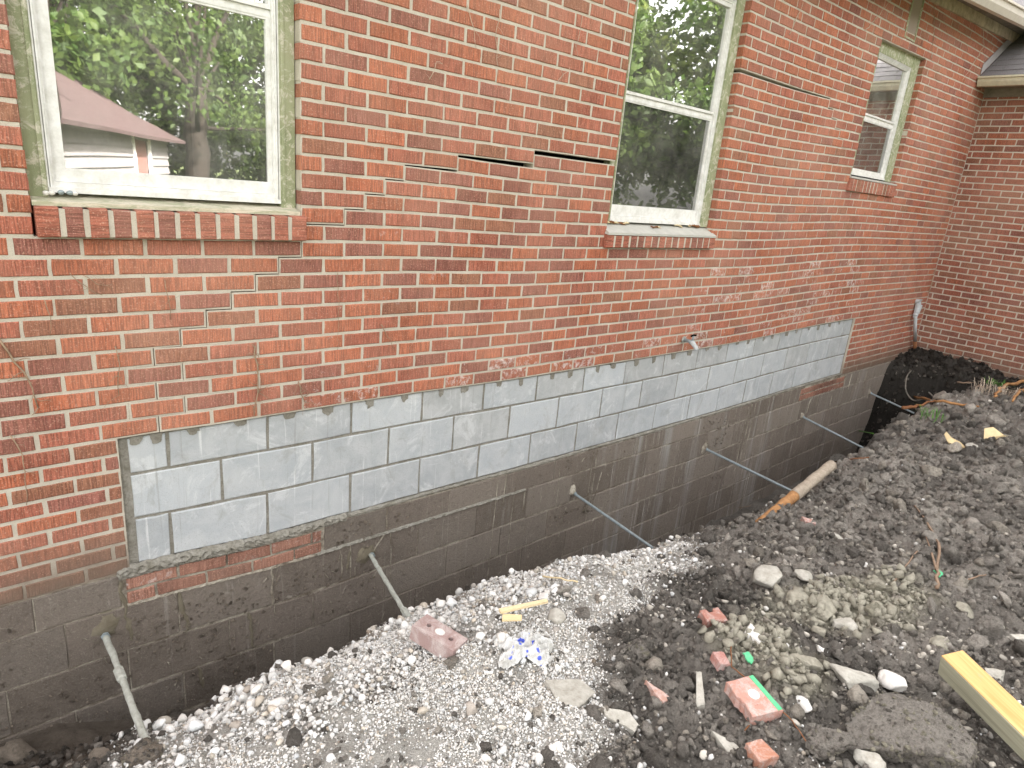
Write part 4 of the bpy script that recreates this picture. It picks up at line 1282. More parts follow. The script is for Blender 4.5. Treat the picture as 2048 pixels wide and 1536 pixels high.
s = g2.uniform(0.002, 0.0055, len(x))
z = H(x, y, True) + s * g2.uniform(0.0, 0.9, len(x))
scatter('fine_gravel', np.stack([x, y, z], 1), s, white_cols(len(x), g2, 0.52, 0.88), sml_v, sml_f, MATS['gravel'], 7,
        'fine pale stone chips and grit between the gravel', 'gravel')
# crumbs and clods of soil
def soil_cols(x, y, rg):
    n = len(x)
    v = 0.45 + 1.05 * rg.random((n, 1)) ** 1.3
    v = v * (1 - 0.75 * sstep(6.3, 7.0, x)[:, None])  # far clods: damp and the shade of the pit, both in the colour
    c_ = np.array([0.37, 0.338, 0.302]) * v * (1 + 0.6 * fbm(x + 2, y, 1.9, 3)[:, None])
    cz = clay_zone(x, y)[:, None] * (rg.random((n, 1)) < 0.85)
    c_ = c_ * (1 - cz) + np.array([0.50, 0.465, 0.37]) * cz * rg.uniform(0.7, 1.2, (n, 1))
    m = rg.random(n) < 0.16
    c_[m] = np.array([0.44, 0.395, 0.34]) * rg.uniform(0.7, 1.5, (m.sum(), 1))
    return c_
def w_soil(x, y):
    return np.clip(1.0 - 0.93 * gravel_zone(x, y), 0, 1) * (signed_dist(x, y) > -0.04)
for nm, n, s0, s1, vv, ff, rf_, lab, sd_ in (
        ('large_clods', 1500, 0.014, 0.034, cl_v, cl_f, 2.6, 'large lumps of dark soil lying on the spoil heap', 31),
        ('soil_clods', 17000, 0.006, 0.015, cs_v, cs_f, 2.6, 'crumbly dark clods covering the spoil heap', 32),
        ('soil_crumbs', 26000, 0.0025, 0.0065, sml_v, sml_f, 2.4, 'fine dark crumbs of soil over the spoil heap', 33)):
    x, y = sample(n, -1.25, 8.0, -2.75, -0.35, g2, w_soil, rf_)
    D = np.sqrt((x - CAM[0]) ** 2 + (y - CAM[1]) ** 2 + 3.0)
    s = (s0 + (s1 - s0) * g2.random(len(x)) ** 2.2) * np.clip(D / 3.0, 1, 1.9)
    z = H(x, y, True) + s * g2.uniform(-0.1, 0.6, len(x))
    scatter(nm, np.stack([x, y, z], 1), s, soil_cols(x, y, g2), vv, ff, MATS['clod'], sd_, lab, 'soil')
# big half buried lumps of earth
lp_v, lp_f = stone_variants(3, 12, 7, 0.05, 8)
x, y = sample(420, -0.1, 8.0, -2.75, -0.7, g2, w_soil, 2.9)
D = np.sqrt((x - CAM[0]) ** 2 + (y - CAM[1]) ** 2 + 3.0)
s = (0.022 + 0.035 * g2.random(len(x)) ** 2) * np.clip(D / 3.2, 1, 1.7)
z = H(x, y, True) - s * g2.uniform(-0.15, 0.35, len(x))
scatter('earth_lumps', np.stack([x, y, z], 1), s, soil_cols(x, y, g2) * 0.95, lp_v, lp_f, MATS['clod'], 37, 'half buried lumps of grey brown earth on the spoil heap', 'soil', (0.5, 0.8))
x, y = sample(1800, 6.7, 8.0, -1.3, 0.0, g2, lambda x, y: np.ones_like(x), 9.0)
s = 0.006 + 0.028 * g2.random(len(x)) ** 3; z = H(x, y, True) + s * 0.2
scatter('corner_clods', np.stack([x, y, z], 1), s, np.array([0.045, 0.038, 0.032])[None] * g2.uniform(0.5, 1.9, (len(x), 1)), cl_v, cl_f, MATS['clod'], 38, 'moist clods coloured darker for the shade of the pit by the inside corner', 'soil')  # near-black tone is damp soil plus painted pit shade
# rubble: angular grey and tan bits of concrete and mortar
x, y = sample(900, -0.1, 3.2, -2.75, -0.85, g2, lambda x, y: w_soil(x, y) * np.clip(0.2 + 2 * (vnoise(x * 2.7 + 5, y * 2.7) - 0.4), 0.05, 1), 2.8)
s = 0.004 + 0.016 * g2.random(len(x)) ** 2.6; z = H(x, y, True) + s * 0.35
scatter('rubble', np.stack([x, y, z], 1), s, np.array([0.50, 0.465, 0.41])[None] * g2.uniform(0.55, 1.2, (len(x), 1)), big_v, big_f, MATS['gravel'], 39, 'grey and tan rubble bits mixed into the near soil', 'rubble', (0.35, 0.8))
# mud still caked on the old foundation
xm = g2.uniform(-1.35, 4.6, 9000); zm = g2.uniform(-3.1, -2.28, 9000)
kk = (fbm(xm, zm * 1.6, 3.2, 4) + 0.45 * (xm < 0.4) > 0.42) & ((zm < -2.44) | (xm < -0.78) | (xm > 0.15))
xm, zm = xm[kk][:1500], zm[kk][:1500]
sm_ = 0.0022 + 0.0085 * g2.random(len(xm)) ** 2.5
mud = scatter('mud_crust', np.stack([xm, 0.0005 - 0.15 * sm_, zm], 1), sm_, np.array([0.26, 0.215, 0.175])[None] * g2.uniform(0.6, 1.6, (len(xm), 1)), cs_v, cs_f, MATS['clod'], 40, None, None, (0.4, 0.7))
mud.parent = oldj_o
# clay lumps
x, y = sample(3000, 0.6, 2.3, -2.4, -1.4, g2, lambda x, y: clay_zone(x, y) ** 1.5, 3.0)
s = 0.004 + 0.026 * g2.random(len(x)) ** 4
z = H(x, y, True) + s * g2.uniform(0.0, 0.7, len(x))
scatter('clay_lumps', np.stack([x, y, z], 1), s, np.array([0.56, 0.525, 0.43])[None] * g2.uniform(0.75, 1.15, (len(x), 1)), cs_v, cs_f, MATS['clay'], 34,
        'olive grey clay lumps spilled over the dark soil', 'clay')
# pale stones strewn over the dark soil
x, y = sample(5200, -0.2, 7.0, -2.75, -0.8, g2, lambda x, y: w_soil(x, y) * np.where(x < 1.7, 1.0, 0.22) * np.clip(0.15 + 2.2 * (vnoise(x * 4.3, y * 4.3) - 0.42), 0.05, 1), 2.6)
s = 0.0028 + 0.012 * g2.random(len(x)) ** 4.0
D = np.sqrt((x - CAM[0]) ** 2 + (y - CAM[1]) ** 2 + 3.0)
s *= np.clip(D / 3.2, 1, 1.6)
z = H(x, y, True) + s * 0.5
scatter('strewn_stones', np.stack([x, y, z], 1), s, white_cols(len(x), g2, 0.38, 0.8), sml_v, sml_f, MATS['gravel'], 35,
        'small pale stones strewn over the dark soil', 'stones')
# roots and crumbs sticking out of the trench faces
x, y = sample(9000, -1.3, 7.9, -1.1, 0.0, g2, lambda x, y: (signed_dist(x, y) < 0.0) & (signed_dist(x, y) > -0.34), 4.5)
s = (0.004 + 0.014 * g2.random(len(x)) ** 2) * np.where(x > 5, 1.5, 1); z = H(x, y, True) + s * 0.3
scatter('trench_crumbs', np.stack([x, y, z], 1), s, np.array([0.16, 0.14, 0.122])[None] * g2.uniform(0.4, 1.8, (len(x), 1)), cl_v, cl_f, MATS['clod'], 36,
        'loose dark soil clinging to the sides of the trench', 'soil')

# ================================================================== THINGS IN AND ON THE GROUND
# tie rods sticking out of the foundation into the soil
def rod(k, end_y, end_z, rad, coated, label, end_x=None, coupler=None):
    i, b = RODW[k]
    a = Vector((i * M, 0.03, zf(i, b))); a0 = Vector((i * M, 0.0, zf(i, b)))
    e = Vector((end_x if end_x is not None else i * M, end_y, end_z))
    d = (e - a0).normalized()
    far = a0 + d * ((e - a0).length + 0.30)
    r0 = empty('tie_rod', a0)
    tag(r0, label, 'rod', 'steel tie rods leaving the foundation')
    n = 26
    pts = [a + (far - a) * (q / n) - a0 for q in range(n + 1)]
    MB().tube(pts, rad, 10, wob=0.22 if coated else 0.05).build('shaft', MATS['cement_coat' if coated else 'galvanised'], r0, smooth=True)
    if coupler:
        c0 = a0 + (e - a0) * coupler - a0
        MB().tube([c0 - d * 0.035, c0 - d * 0.03, c0 + d * 0.03, c0 + d * 0.035], [rad * 1.15, rad * 1.5, rad * 1.5, rad * 1.15], 8, wob=0.06).build('coupler', MATS['cement_coat' if coated else 'galvanised'], r0)
    w0 = d * 0.012
    MB().tube([w0 - d * 0.006, w0 + d * 0.010], rad * 1.35, 6).build('nut', MATS['galvanised'], r0)
rod(0, -0.66, -2.455, 0.0120, True, 'cement coated tie rod with a thick coupler, nearest the bottom left corner', None, 0.42)
rod(1, -0.62, -2.475, 0.0112, True, 'cement coated rod ending beside the loose two hole brick', 0.225, 0.88)
rod(2, -0.709, -2.619, 0.0092, False, 'bare steel rod ending at the far end of the gravel heap', None)
rod(3, -0.758, -2.603, 0.0098, False, 'bare steel rod ending behind the crusted pipe stub', None)
rod(4, -0.664, -2.673, 0.0100, False, 'bare steel rod with a green stalk lying across its end', None)
rod(5, -0.774, -2.687, 0.0105, False, 'farthest steel rod, crossing the dark pit by the corner', None)

def orient(o, x, y, z):
    o.rotation_euler = (R(x), R(y), R(z)); return o

# loose engineering brick with two holes
def holed_brick(name, L, W, T, col, holes, notch=None):
    """brick lying flat, centred, top face with through holes and a round frog mark"""
    bm = bmesh.new()
    mb = MB()
    nseg = 12
    def ring(cx, cy, r_, z): return [(cx + r_ * math.cos(2*math.pi*j/nseg), cy + r_ * math.sin(2*math.pi*j/nseg), z) for j in range(nseg)]
    x0, x1, y0, y1 = -L/2, L/2, -W/2, W/2
    cols_x = [x0]
    for k, (hx, hy, r_) in enumerate(holes):
        cols_x += [hx - r_ * 2.0, hx + r_ * 2.0]
    cols_x.append(x1)
    V = []; F = []
    def add(v): V.append(v); return len(V) - 1
    for a, b in zip(cols_x[:-1], cols_x[1:]):
        h = [q for q in holes if a < q[0] < b]
        c4 = [add((a, y0, T/2)), add((b, y0, T/2)), add((b, y1, T/2)), add((a, y1, T/2))]
        if not h: F.append(tuple(c4)); continue
        hx, hy, r_ = h[0]
        rg_ = [add(p) for p in ring(hx, hy, r_, T/2)]
        lo = [add(p) for p in ring(hx, hy, r_ * 0.9, T/2 - 0.035)]
        q4 = nseg // 4
        ang = {0: 2, 1: 3, 2: 0, 3: 1}
        # corner index for each quadrant of the ring: 0 -> (b,y1), 1 -> (a,y1), 2 -> (a,y0), 3 -> (b,y0)
        cor = [c4[2], c4[3], c4[0], c4[1]]
        for j in range(nseg):
            qd = (j + q4 // 2) // q4 % 4
            F.append((rg_[j], rg_[(j + 1) % nseg], cor[(j // q4) % 4]))
        for qd in range(4):
            F.append((rg_[((qd + 1) * q4) % nseg], cor[(qd + 1) % 4], cor[qd]))
        for j in range(nseg): F.append((rg_[j], lo[j], lo[(j + 1) % nseg], rg_[(j + 1) % nseg]))
        F.append(tuple(lo))
    b0 = [add((x0, y0, -T/2)), add((x1, y0, -T/2)), add((x1, y1, -T/2)), add((x0, y1, -T/2))]
    t0 = [add((x0, y0, T/2)), add((x1, y0, T/2)), add((x1, y1, T/2)), add((x0, y1, T/2))]
    F += [(b0[0], b0[3], b0[2], b0[1])] + [(b0[j], b0[(j+1)%4], t0[(j+1)%4], t0[j]) for j in range(4)]
    mb.add(V, F, col)
    o = mb.build(name, MATS['broken_brick'])
    bm.free()
    return o
p = G(882, 1300)
lb = holed_brick('loose_brick', 0.195, 0.092, 0.062, (0.36, 0.255, 0.24), [(-0.052, 0.0, 0.0105), (0.052, 0.0, 0.0105)])
lb.location = p + Vector((0, 0.02, 0.036)); orient(lb, -3, 6, -72)
tag(lb, 'dusty pink brick with two round holes lying on the gravel', 'brick')
dk_ = MB()
V = [(0.020 * math.cos(q * .5236), 0.017 * math.sin(q * .5236), 0.0005) for q in range(12)]
fm = MB().add([(x, y, 0.0325) for x, y, z in V] + [(x, y, 0.030) for x, y, z in V], [tuple(range(12))] + [(j, (j+1) % 12, 12 + (j+1) % 12, 12 + j) for j in range(12)]).build('mortar_spot', MATS['pale_stone'], lb)

# irregular stones and lumps that stand out singly
def lump(name, u, v, wpx, hpx, flat, mat, seed, label, cat, col=None, cuts=8, jit=0.035, sub=4, lift=0.35, yaw=None, tilt=0, group=None, thick=None):
    rg = np.random.default_rng(seed)
    vv, f = ico(sub)
    for c_ in range(cuts):
        nrm = rg.normal(size=3); nrm /= np.linalg.norm(nrm); dd = rg.uniform(0.42, 0.8)
        pr = vv @ nrm; m = pr > dd; vv[m] -= np.outer(pr[m] - dd, nrm) * 0.95
    fr = np.sin(vv @ rg.normal(size=(3, 5)) * 3.0 + rg.uniform(0, 6, 5)).mean(1, keepdims=True)
    fr2 = np.sin(vv @ rg.normal(size=(3, 6)) * 8.0 + rg.uniform(0, 6, 6)).mean(1, keepdims=True)
    fr4 = np.abs(np.sin(vv @ rg.normal(size=(3, 9)) * 34.0 + rg.uniform(0, 6, 9))).mean(1, keepdims=True) - 0.6
    fr3 = np.abs(np.sin(vv @ rg.normal(size=(3, 7)) * 17.0 + rg.uniform(0, 6, 7))).mean(1, keepdims=True) - 0.6
    vv = vv * (1 + fr * jit * 2.4 + fr2 * jit * 2.0 + fr3 * jit * 2.0 + fr4 * jit * 1.6 + rg.normal(size=(len(vv), 1)) * jit * 0.3)
    p = G(u, v); m_ = scale_at(p)
    sx, sy = wpx * m_ / 2, hpx * m_ / 2
    sz = thick if thick else min(sx, sy) * flat
    vv = vv / np.abs(vv).max(0) * np.array([sx, max(sy, 0.6 * sx * (hpx / wpx)) * 1.15, sz])
    o = big_mesh(name, vv, f, MATS[mat], None, np.repeat(np.array([col or (0.3, 0.3, 0.3)]), len(vv), 0), False)
    o.location = p + Vector((0, 0, sz * lift))
    o.rotation_euler = (R(tilt), R(rg.uniform(-8, 8)), R(-40 if yaw is None else yaw))
    tag(o, label, cat, group)
    return o
LUMPS = [
 ('concrete_chunk', 1538, 1160, 72, 62, 0.55, 'concrete', 41, 'pale broken concrete slab lying on olive clay', 'concrete', 8, 0.02),
 ('concrete_chunk', 1606, 1152, 34, 34, 0.6, 'concrete', 42, 'small pale concrete piece touching the olive clay lump', 'concrete', 8, 0.02),
 ('clay_lump', 1588, 1205, 62, 48, 0.8, 'clay', 43, 'grey sided clay lump under the broken concrete slab', 'clay', 7, 0.03),
 ('clay_lump', 1636, 1222, 66, 74, 0.7, 'clay', 44, 'cracked olive clay lump, tallest of the row', 'clay', 6, 0.04),
 ('clay_lump', 1686, 1262, 52, 50, 0.8, 'concrete', 45, 'rounded grey lump with a dark crack in the clay', 'clay', 6, 0.04),
 ('clay_lump', 1608, 1332, 72, 42, 0.7, 'clay', 46, 'wide olive clay lump above the painted brick half', 'clay', 7, 0.03),
 ('clay_lump', 1640, 1268, 34, 30, 0.8, 'clay', 47, 'small olive clay lump beside the rounded grey one', 'clay', 7, 0.03),
 ('concrete_chunk', 1704, 1364, 96, 62, 0.75, 'concrete', 48, 'large grey rock half coated in olive clay', 'rock', 8, 0.03),
 ('white_stone', 1788, 1372, 62, 50, 0.8, 'pale_stone', 49, 'chalky white stone beside the end of the lumber', 'stone', 9, 0.03),
 ('white_stone', 1596, 1400, 50, 62, 0.5, 'pale_stone', 50, 'leaf shaped white stone right of the painted brick half', 'stone', 9, 0.015),
 ('white_stone', 1502, 1272, 38, 58, 0.5, 'pale_stone', 51, 'cracked white stone right of the notched brick piece', 'stone', 9, 0.015),
 ('white_stone', 1642, 1302, 30, 24, 0.7, 'pale_stone', 52, 'small pale stone between the clay lumps', 'stone', 9, 0.02),
 ('white_stone', 1730, 1135, 22, 26, 0.6, 'pale_stone', 53, 'bright white stone above the long clay spill', 'stone', 9, 0.02),
 ('soil_boulder', 1806, 1492, 250, 150, 0.85, 'clod', 54, 'huge rounded lump of dark soil below the lumber', 'soil', 5, 0.035),
 ('soil_boulder', 1660, 1495, 105, 70, 0.7, 'clod', 55, 'dark soil lump left of the huge rounded one', 'soil', 6, 0.05),
 ('concrete_chunk', 1738, 1525, 60, 50, 0.7, 'concrete', 56, 'grey rock at the bottom edge under the dark soil lumps', 'rock', 8, 0.03),
 ('concrete_chunk', 1670, 1082, 36, 44, 0.7, 'concrete', 57, 'worn grey block stub standing in the dark soil', 'concrete', 10, 0.02),
 ('concrete_chunk', 1108, 1238, 46, 36, 0.8, 'concrete', 58, 'split grey stone behind the plastic wrapper', 'stone', 9, 0.02),
 ('soil_boulder', 1272, 1305, 58, 50, 0.8, 'clod', 59, 'dark brown lump resting on the gravel edge', 'soil', 6, 0.05),
 ('soil_boulder', 1166, 1228, 34, 42, 0.9, 'clod', 60, 'small upright dark lump on the white gravel', 'soil', 6, 0.05),
 ('soil_boulder', 285, 1516, 74, 58, 0.8, 'clod', 61, 'brown soil lump at the foot of the nearest rod', 'soil', 6, 0.05),
 ('soil_boulder', 195, 1522, 50, 40, 0.8, 'clod', 62, 'brown crumbly lump against the foundation, second from the left edge', 'soil', 6, 0.06),
 ('soil_boulder', 40, 1515, 90, 60, 0.7, 'clod', 63, 'brown earth lump in the bottom left corner', 'soil', 5, 0.05),
 ('soil_boulder', 1655, 930, 130, 60, 0.7, 'clod', 64, 'dark clod overhanging the trench beside the crusted pipe', 'soil', 5, 0.06),
 ('soil_boulder', 1985, 1265, 60, 50, 0.8, 'clod', 65, 'dark lump right of the long clay spill', 'soil', 6, 0.05),
 ('concrete_chunk', 1955, 893, 46, 26, 0.3, 'concrete', 66, 'flat grey stone between two tan scraps', 'stone', 8, 0.02),
 ('clay_lump', 1930, 1225, 50, 40, 0.6, 'clay', 67, 'flat clay slab on the upper part of the spill', 'clay', 8, 0.02),
 ('clay_lump', 1885, 1290, 60, 44, 0.6, 'clay', 68, 'clay slab at the lower end of the long spill', 'clay', 8, 0.02),
 ('clay_lump', 1755, 1170, 56, 40, 0.7, 'clay', 69, 'clay lump at the head of the long spill', 'clay', 8, 0.03),
 ('clay_lump', 1995, 1350, 44, 34, 0.6, 'concrete', 70, 'pale crumbly lump beside the lumber', 'stone', 6, 0.06),
 ('white_stone', 560, 1410, 44, 40, 0.75, 'pale_stone', 71, 'largest white stone on the bank of the gravel heap', 'stone', 9, 0.02),
 ('white_stone', 455, 1425, 26, 34, 0.75, 'pale_stone', 72, 'white stone standing at the lowest point of the gravel bank', 'stone', 9, 0.02),
]
for (nm, u, v, w_, h_, fl, mt, sd_, lab, cat, cu, ji) in LUMPS:
    colr = {'clod': (0.36, 0.33, 0.295)}.get(mt)
    if nm == 'soil_boulder' and u < 400: colr = (0.36, 0.305, 0.25)
    o_ = lump(nm, u, v, w_, h_, fl, mt, sd_, lab, cat, colr, cu, ji, sub=5 if mt in ('clod', 'clay') else 4)
    if sd_ in (54, 55, 59, 61, 64):           # crumbs stuck to the big lumps
        me = o_.data; nv = len(me.vertices)
        co = np.empty(nv * 3, np.float32); me.vertices.foreach_get('co', co); co = co.reshape(-1, 3)
        top = np.where(co[:, 2] > np.quantile(co[:, 2], 0.35))[0]
        pk = g2.choice(top, 700 if sd_ == 54 else 160)
        tp_ = co[pk]; cl_ = np.where(g2.random((len(pk), 1)) < (0.45 if sd_ == 54 else 0.15), np.array([[0.40, 0.37, 0.29]]), np.array([[0.30, 0.27, 0.24]])) * g2.uniform(0.6, 1.3, (len(pk), 1))
        cr_ = scatter('crumbs', tp_, 0.002 + 0.008 * g2.random(len(pk)) ** 2, cl_, cs_v, cs_f, MATS['clod'], sd_, None, None)
        cr_.parent = o_

# broken pieces of brick and slab: prisms with a ragged outline
def shard(name, u, v, outline, thick, mat, col, label, cat, yaw, tilt=(0, 0), lift=0.6, group=None, seed=1):
    """outline: corners in pixels of the picture relative to (u, v), laid flat at that place's scale"""
    rg = random.Random(seed)
    p = G(u, v); m_ = scale_at(p)
    pts = []
    n0 = len(outline)
    for k in range(n0):
        a, b = outline[k], outline[(k + 1) % n0]
        pts.append(a)
        for q in (0.33, 0.66):
            pts.append((a[0] + (b[0] - a[0]) * q + rg.uniform(-1.2, 1.2), a[1] + (b[1] - a[1]) * q + rg.uniform(-1.2, 1.2)))
    P = [(x * m_, -y * m_ * 1.25) for x, y in pts]
    n = len(P)
    cx = sum(a for a, b in P) / n; cy = sum(b for a, b in P) / n
    e = 0.003
    V = [(x + (cx - x) * 0.05, y + (cy - y) * 0.05, thick / 2 + rg.uniform(-.001, .001)) for x, y in P]
    V += [(x, y, thick / 2 - e) for x, y in P]
    V += [(x + (cx - x) * rg.uniform(-.03, .08), y + (cy - y) * rg.uniform(-.03, .08), -thick / 2) for x, y in P]
    F = [tuple(range(n)), tuple(reversed(range(2*n, 3*n)))]
    for j in range(n):
        k = (j + 1) % n
        F += [(j, n+j, n+k, k), (n+j, 2*n+j, 2*n+k, n+k)]
    o = MB().add(V, F, col).build(name, MATS[mat])
    o.location = p + Vector((0, 0, thick * (lift - 0.25) + 0.006))
    o.rotation_euler = (R(tilt[0]), R(tilt[1]), R(yaw))
    tag(o, label, cat, group)
    return o
YW = -38
RB = (0.38, 0.18, 0.14)
pb = shard('brick_half', 1497, 1412, [(-42, -22), (20, -36), (46, 34), (-22, 46), (-24, 22), (-34, 8)], 0.045, 'broken_brick', (0.50, 0.27, 0.22),
           'half brick with a bright green painted edge and white mortar spot', 'brick', YW, (4, -3), 0.9)
m_ = scale_at(pb.location)
gq = [(20, -36), (46, 34), (36, 36), (10, -33)]
V = [(x * m_ * 0.97, -y * m_ * 1.25 * 0.97, 0.0232) for x, y in gq] + [(x * m_ * 0.97, -y * m_ * 1.25 * 0.97, 0.0205) for x, y in gq]
MB().add(V, [(0,1,2,3), (0,4,5,1), (1,5,6,2), (2,6,7,3), (3,7,4,0)]).build('paint_strip', MATS['green_paint'], pb)
V = [((2 + 11 * math.cos(q * .5236)) * m_, (-4 + 10 * math.sin(q * .5236)) * m_ * 1.25, 0.0235) for q in range(12)]
MB().add(V + [(a, b, 0.0205) for a, b, c_ in V], [tuple(range(12))] + [(j, (j+1) % 12, 12 + (j+1) % 12, 12 + j) for j in range(12)]).build('mortar_spot', MATS['pale_stone'], pb)
shard('brick_piece', 1423, 1250, [(-26, -8), (-14, -12), (-8, -4), (2, -8), (4, -16), (18, -20), (26, 10), (-20, 16)], 0.04, 'broken_brick', RB,
      'notched red brick piece at the edge of the gravel', 'brick', YW, (5, 4), 0.8)
shard('brick_piece', 1437, 1332, [(-14, -10), (12, -14), (14, 14), (-10, 16)], 0.035, 'broken_brick', (0.42, 0.20, 0.17),
      'small faded red brick chip left of the upper green chip', 'brick', YW, (3, 8), 0.7)
shard('brick_piece', 1312, 1396, [(-22, -16), (24, 12), (4, 22), (-10, 6)], 0.03, 'broken_brick', (0.44, 0.26, 0.21),
      'triangular faded red brick piece on dark soil', 'brick', YW, (12, 6), 0.8)
shard('brick_piece', 1522, 1530, [(-34, -12), (4, -22), (24, 10), (-24, 22)], 0.05, 'broken_brick', (0.42, 0.20, 0.135),
      'orange red brick piece at the bottom edge', 'brick', YW, (3, 2), 0.8)
shard('brick_piece', 1617, 1052, [(-12, -10), (10, 0), (8, 8), (-12, 4)], 0.03, 'broken_brick', RB,
      'tiny red brick chip left of the grey block stub', 'brick', YW, (10, 0), 0.8)
CG = (0.40, 0.37, 0.32)
shard('slab_piece', 1140, 1392, [(-50, -20), (30, -36), (54, -6), (10, 34), (-30, 36)], 0.025, 'concrete', CG, 'flat gritty slab half buried at the gravel edge', 'slab', YW, (-6, 8), 0.35)
shard('slab_piece', 1402, 1392, [(2, -34), (12, -30), (-6, 28), (-24, 30)], 0.03, 'concrete', CG, 'narrow grey slab piece right of the triangular brick piece', 'slab', YW, (8, -14), 0.7)
shard('slab_piece', 1240, 1448, [(-38, -18), (20, -12), (34, 8), (22, 22), (-30, 0)], 0.025, 'concrete', CG, 'flat grey slab piece on dark soil below the gravel', 'slab', YW, (10, 5), 0.6)
shard('slab_piece', 1450, 1500, [(-22, -22), (16, 4), (30, 24), (-4, 26)], 0.03, 'concrete', (0.46, 0.44, 0.38), 'pale slab piece left of the bottom brick piece', 'slab', YW, (8, -6), 0.7)
shard('paint_chip', 1496, 1324, [(-9, -10), (5, -12), (11, 4), (0, 11), (-6, 4)], 0.006, 'green_paint', None or (0.1, 0.4, 0.2), 'bright green paint chip above the painted brick half', 'paint chip', YW, (14, 0), 1.6)
shard('paint_chip', 1877, 1154, [(-8, -7), (4, -8), (10, -2), (4, 3), (-6, 7)], 0.006, 'green_paint', (0.1, 0.4, 0.2), 'green chip beside the forked twig', 'paint chip', YW, (20, 0), 1.8)
shard('slab_piece', 2034, 1288, [(-14, -6), (18, -6), (18, 6), (-14, 6)], 0.02, 'concrete', (0.45, 0.44, 0.42), 'short grey strip at the right edge above the lumber', 'slab', YW, (0, 0), 1.2)

# scraps of tan paper
def scrap(u, v, outline, label, seed):
    p = G(u, v); m_ = scale_at(p); rg = random.Random(seed)
    # a curled sheet standing up from the soil, facing the open side
    V = []
    for x, y in outline:
        V.append((x * m_, 0.015 * math.sin(x * 0.13 + seed) + rg.uniform(-.004, .004), -y * m_ + 0.02))
    n = len(V)
    V += [(a, b + 0.003, c_) for a, b, c_ in V]
    F = [tuple(range(n)), tuple(reversed(range(n, 2*n)))] + [(j, (j+1) % n, n + (j+1) % n, n + j) for j in range(n)]
    o = MB().add(V, F).build('paper_scrap', MATS['pale_paper'])
    o.location = p; o.rotation_euler = (R(-28), 0, R(-40))
    tag(o, label, 'paper')
scrap(1908, 892, [(-22, -16), (-16, -22), (-2, -12), (14, -4), (24, 8), (14, 10), (-8, 4), (-16, -4)], 'curled tan scrap left of the flat grey stone', 1)
scrap(1984, 880, [(-12, -18), (6, -22), (22, -6), (36, -6), (34, 2), (12, 2), (2, 8), (-18, 4)], 'folded tan scrap right of the flat grey stone', 2)

# lumber: squared post lying on the soil, yellow on top
def post():
    a = G(1880, 1378); b = G(2046, 1530)
    d = Vector((b.x - a.x, b.y - a.y, 0)).normalized()
    L = 1.3; s_ = 0.088
    c0 = Vector((a.x, a.y, a.z + 0.075)) + d * (L / 2)
    e = 0.004
    def prof(x, k):
        h = s_ / 2 - (0 if k else e)
        q = [(-h + e, -h), (h - e, -h), (h, -h + e), (h, h - e), (h - e, h), (-h + e, h), (-h, h - e), (-h, -h + e)]
        return [(x, y, z) for y, z in q]
    secs = [(-L/2, 0), (-L/2 + 0.003, 1), (L/2 - 0.003, 1), (L/2, 0)]
    V = sum([prof(*q) for q in secs], [])
    side = []; top = []
    for k in range(3):
        for j in range(8):
            f = (k*8+j, k*8+(j+1) % 8, (k+1)*8+(j+1) % 8, (k+1)*8+j)
            (top if j in (3, 4, 5) else side).append(f)
    side += [tuple(range(8)), tuple(range(24, 32))]
    root = empty('lumber_post', c0)
    root.rotation_euler = (R(13), R(4.0), math.atan2(d.y, d.x))
    tag(root, 'square wooden post with yellow top and greenish side, bottom right', 'lumber')
    MB().add(V, side + top).build('timber', MATS['lumber_grey'], root)
    h = s_ / 2
    MB().box((-L/2 + 0.002, -h + 0.002, h - 0.002), (L/2 - 0.002, h - 0.002, h + 0.0012)).build('fresh_face', MATS['lumber'], root)
post()

# crusted old pipe stub pointing over the trench
def pipe():
    a = G(1530, 1040); a = a + Vector((0, 0, 0.0))
    d1 = RM.T @ np.array([(1663 - 1024) / FPX, (930 - 768) / FPX, 1.0])
    t_ = (a - Vector(CAM)).length * 1.16 / np.linalg.norm(d1)
    e = Vector(CAM + d1 * t_)
    root = empty('old_pipe', a)
    tag(root, 'crusted old pipe stub, rusty at its lower end, leaning over the trench', 'pipe')
    n = 22; rr = 0.036
    P = [(e - a) * (q / n) for q in range(n + 1)]
    k = 9
    MB().tube([(a - e).normalized() * 0.10] + P[:k+1], [rr * 0.9] + [rr * rng.uniform(0.86, 1.02) for _ in range(k+1)], 12, wob=0.06).build('rusty_end', MATS['root_orange'], root, smooth=True)
    MB().tube(P[k:] , [rr * rng.uniform(0.93, 1.08) for _ in P[k:]], 12, wob=0.07, cap=True).build('crusted_end', MATS['pipe_crust'], root, smooth=True)
    dd = (e - a).normalized()
    MB().tube([(e - a) + dd * 0.001, (e - a) + dd * 0.004], rr * 0.62, 12).build('bore', MATS['dark_gap'], root)
pipe()

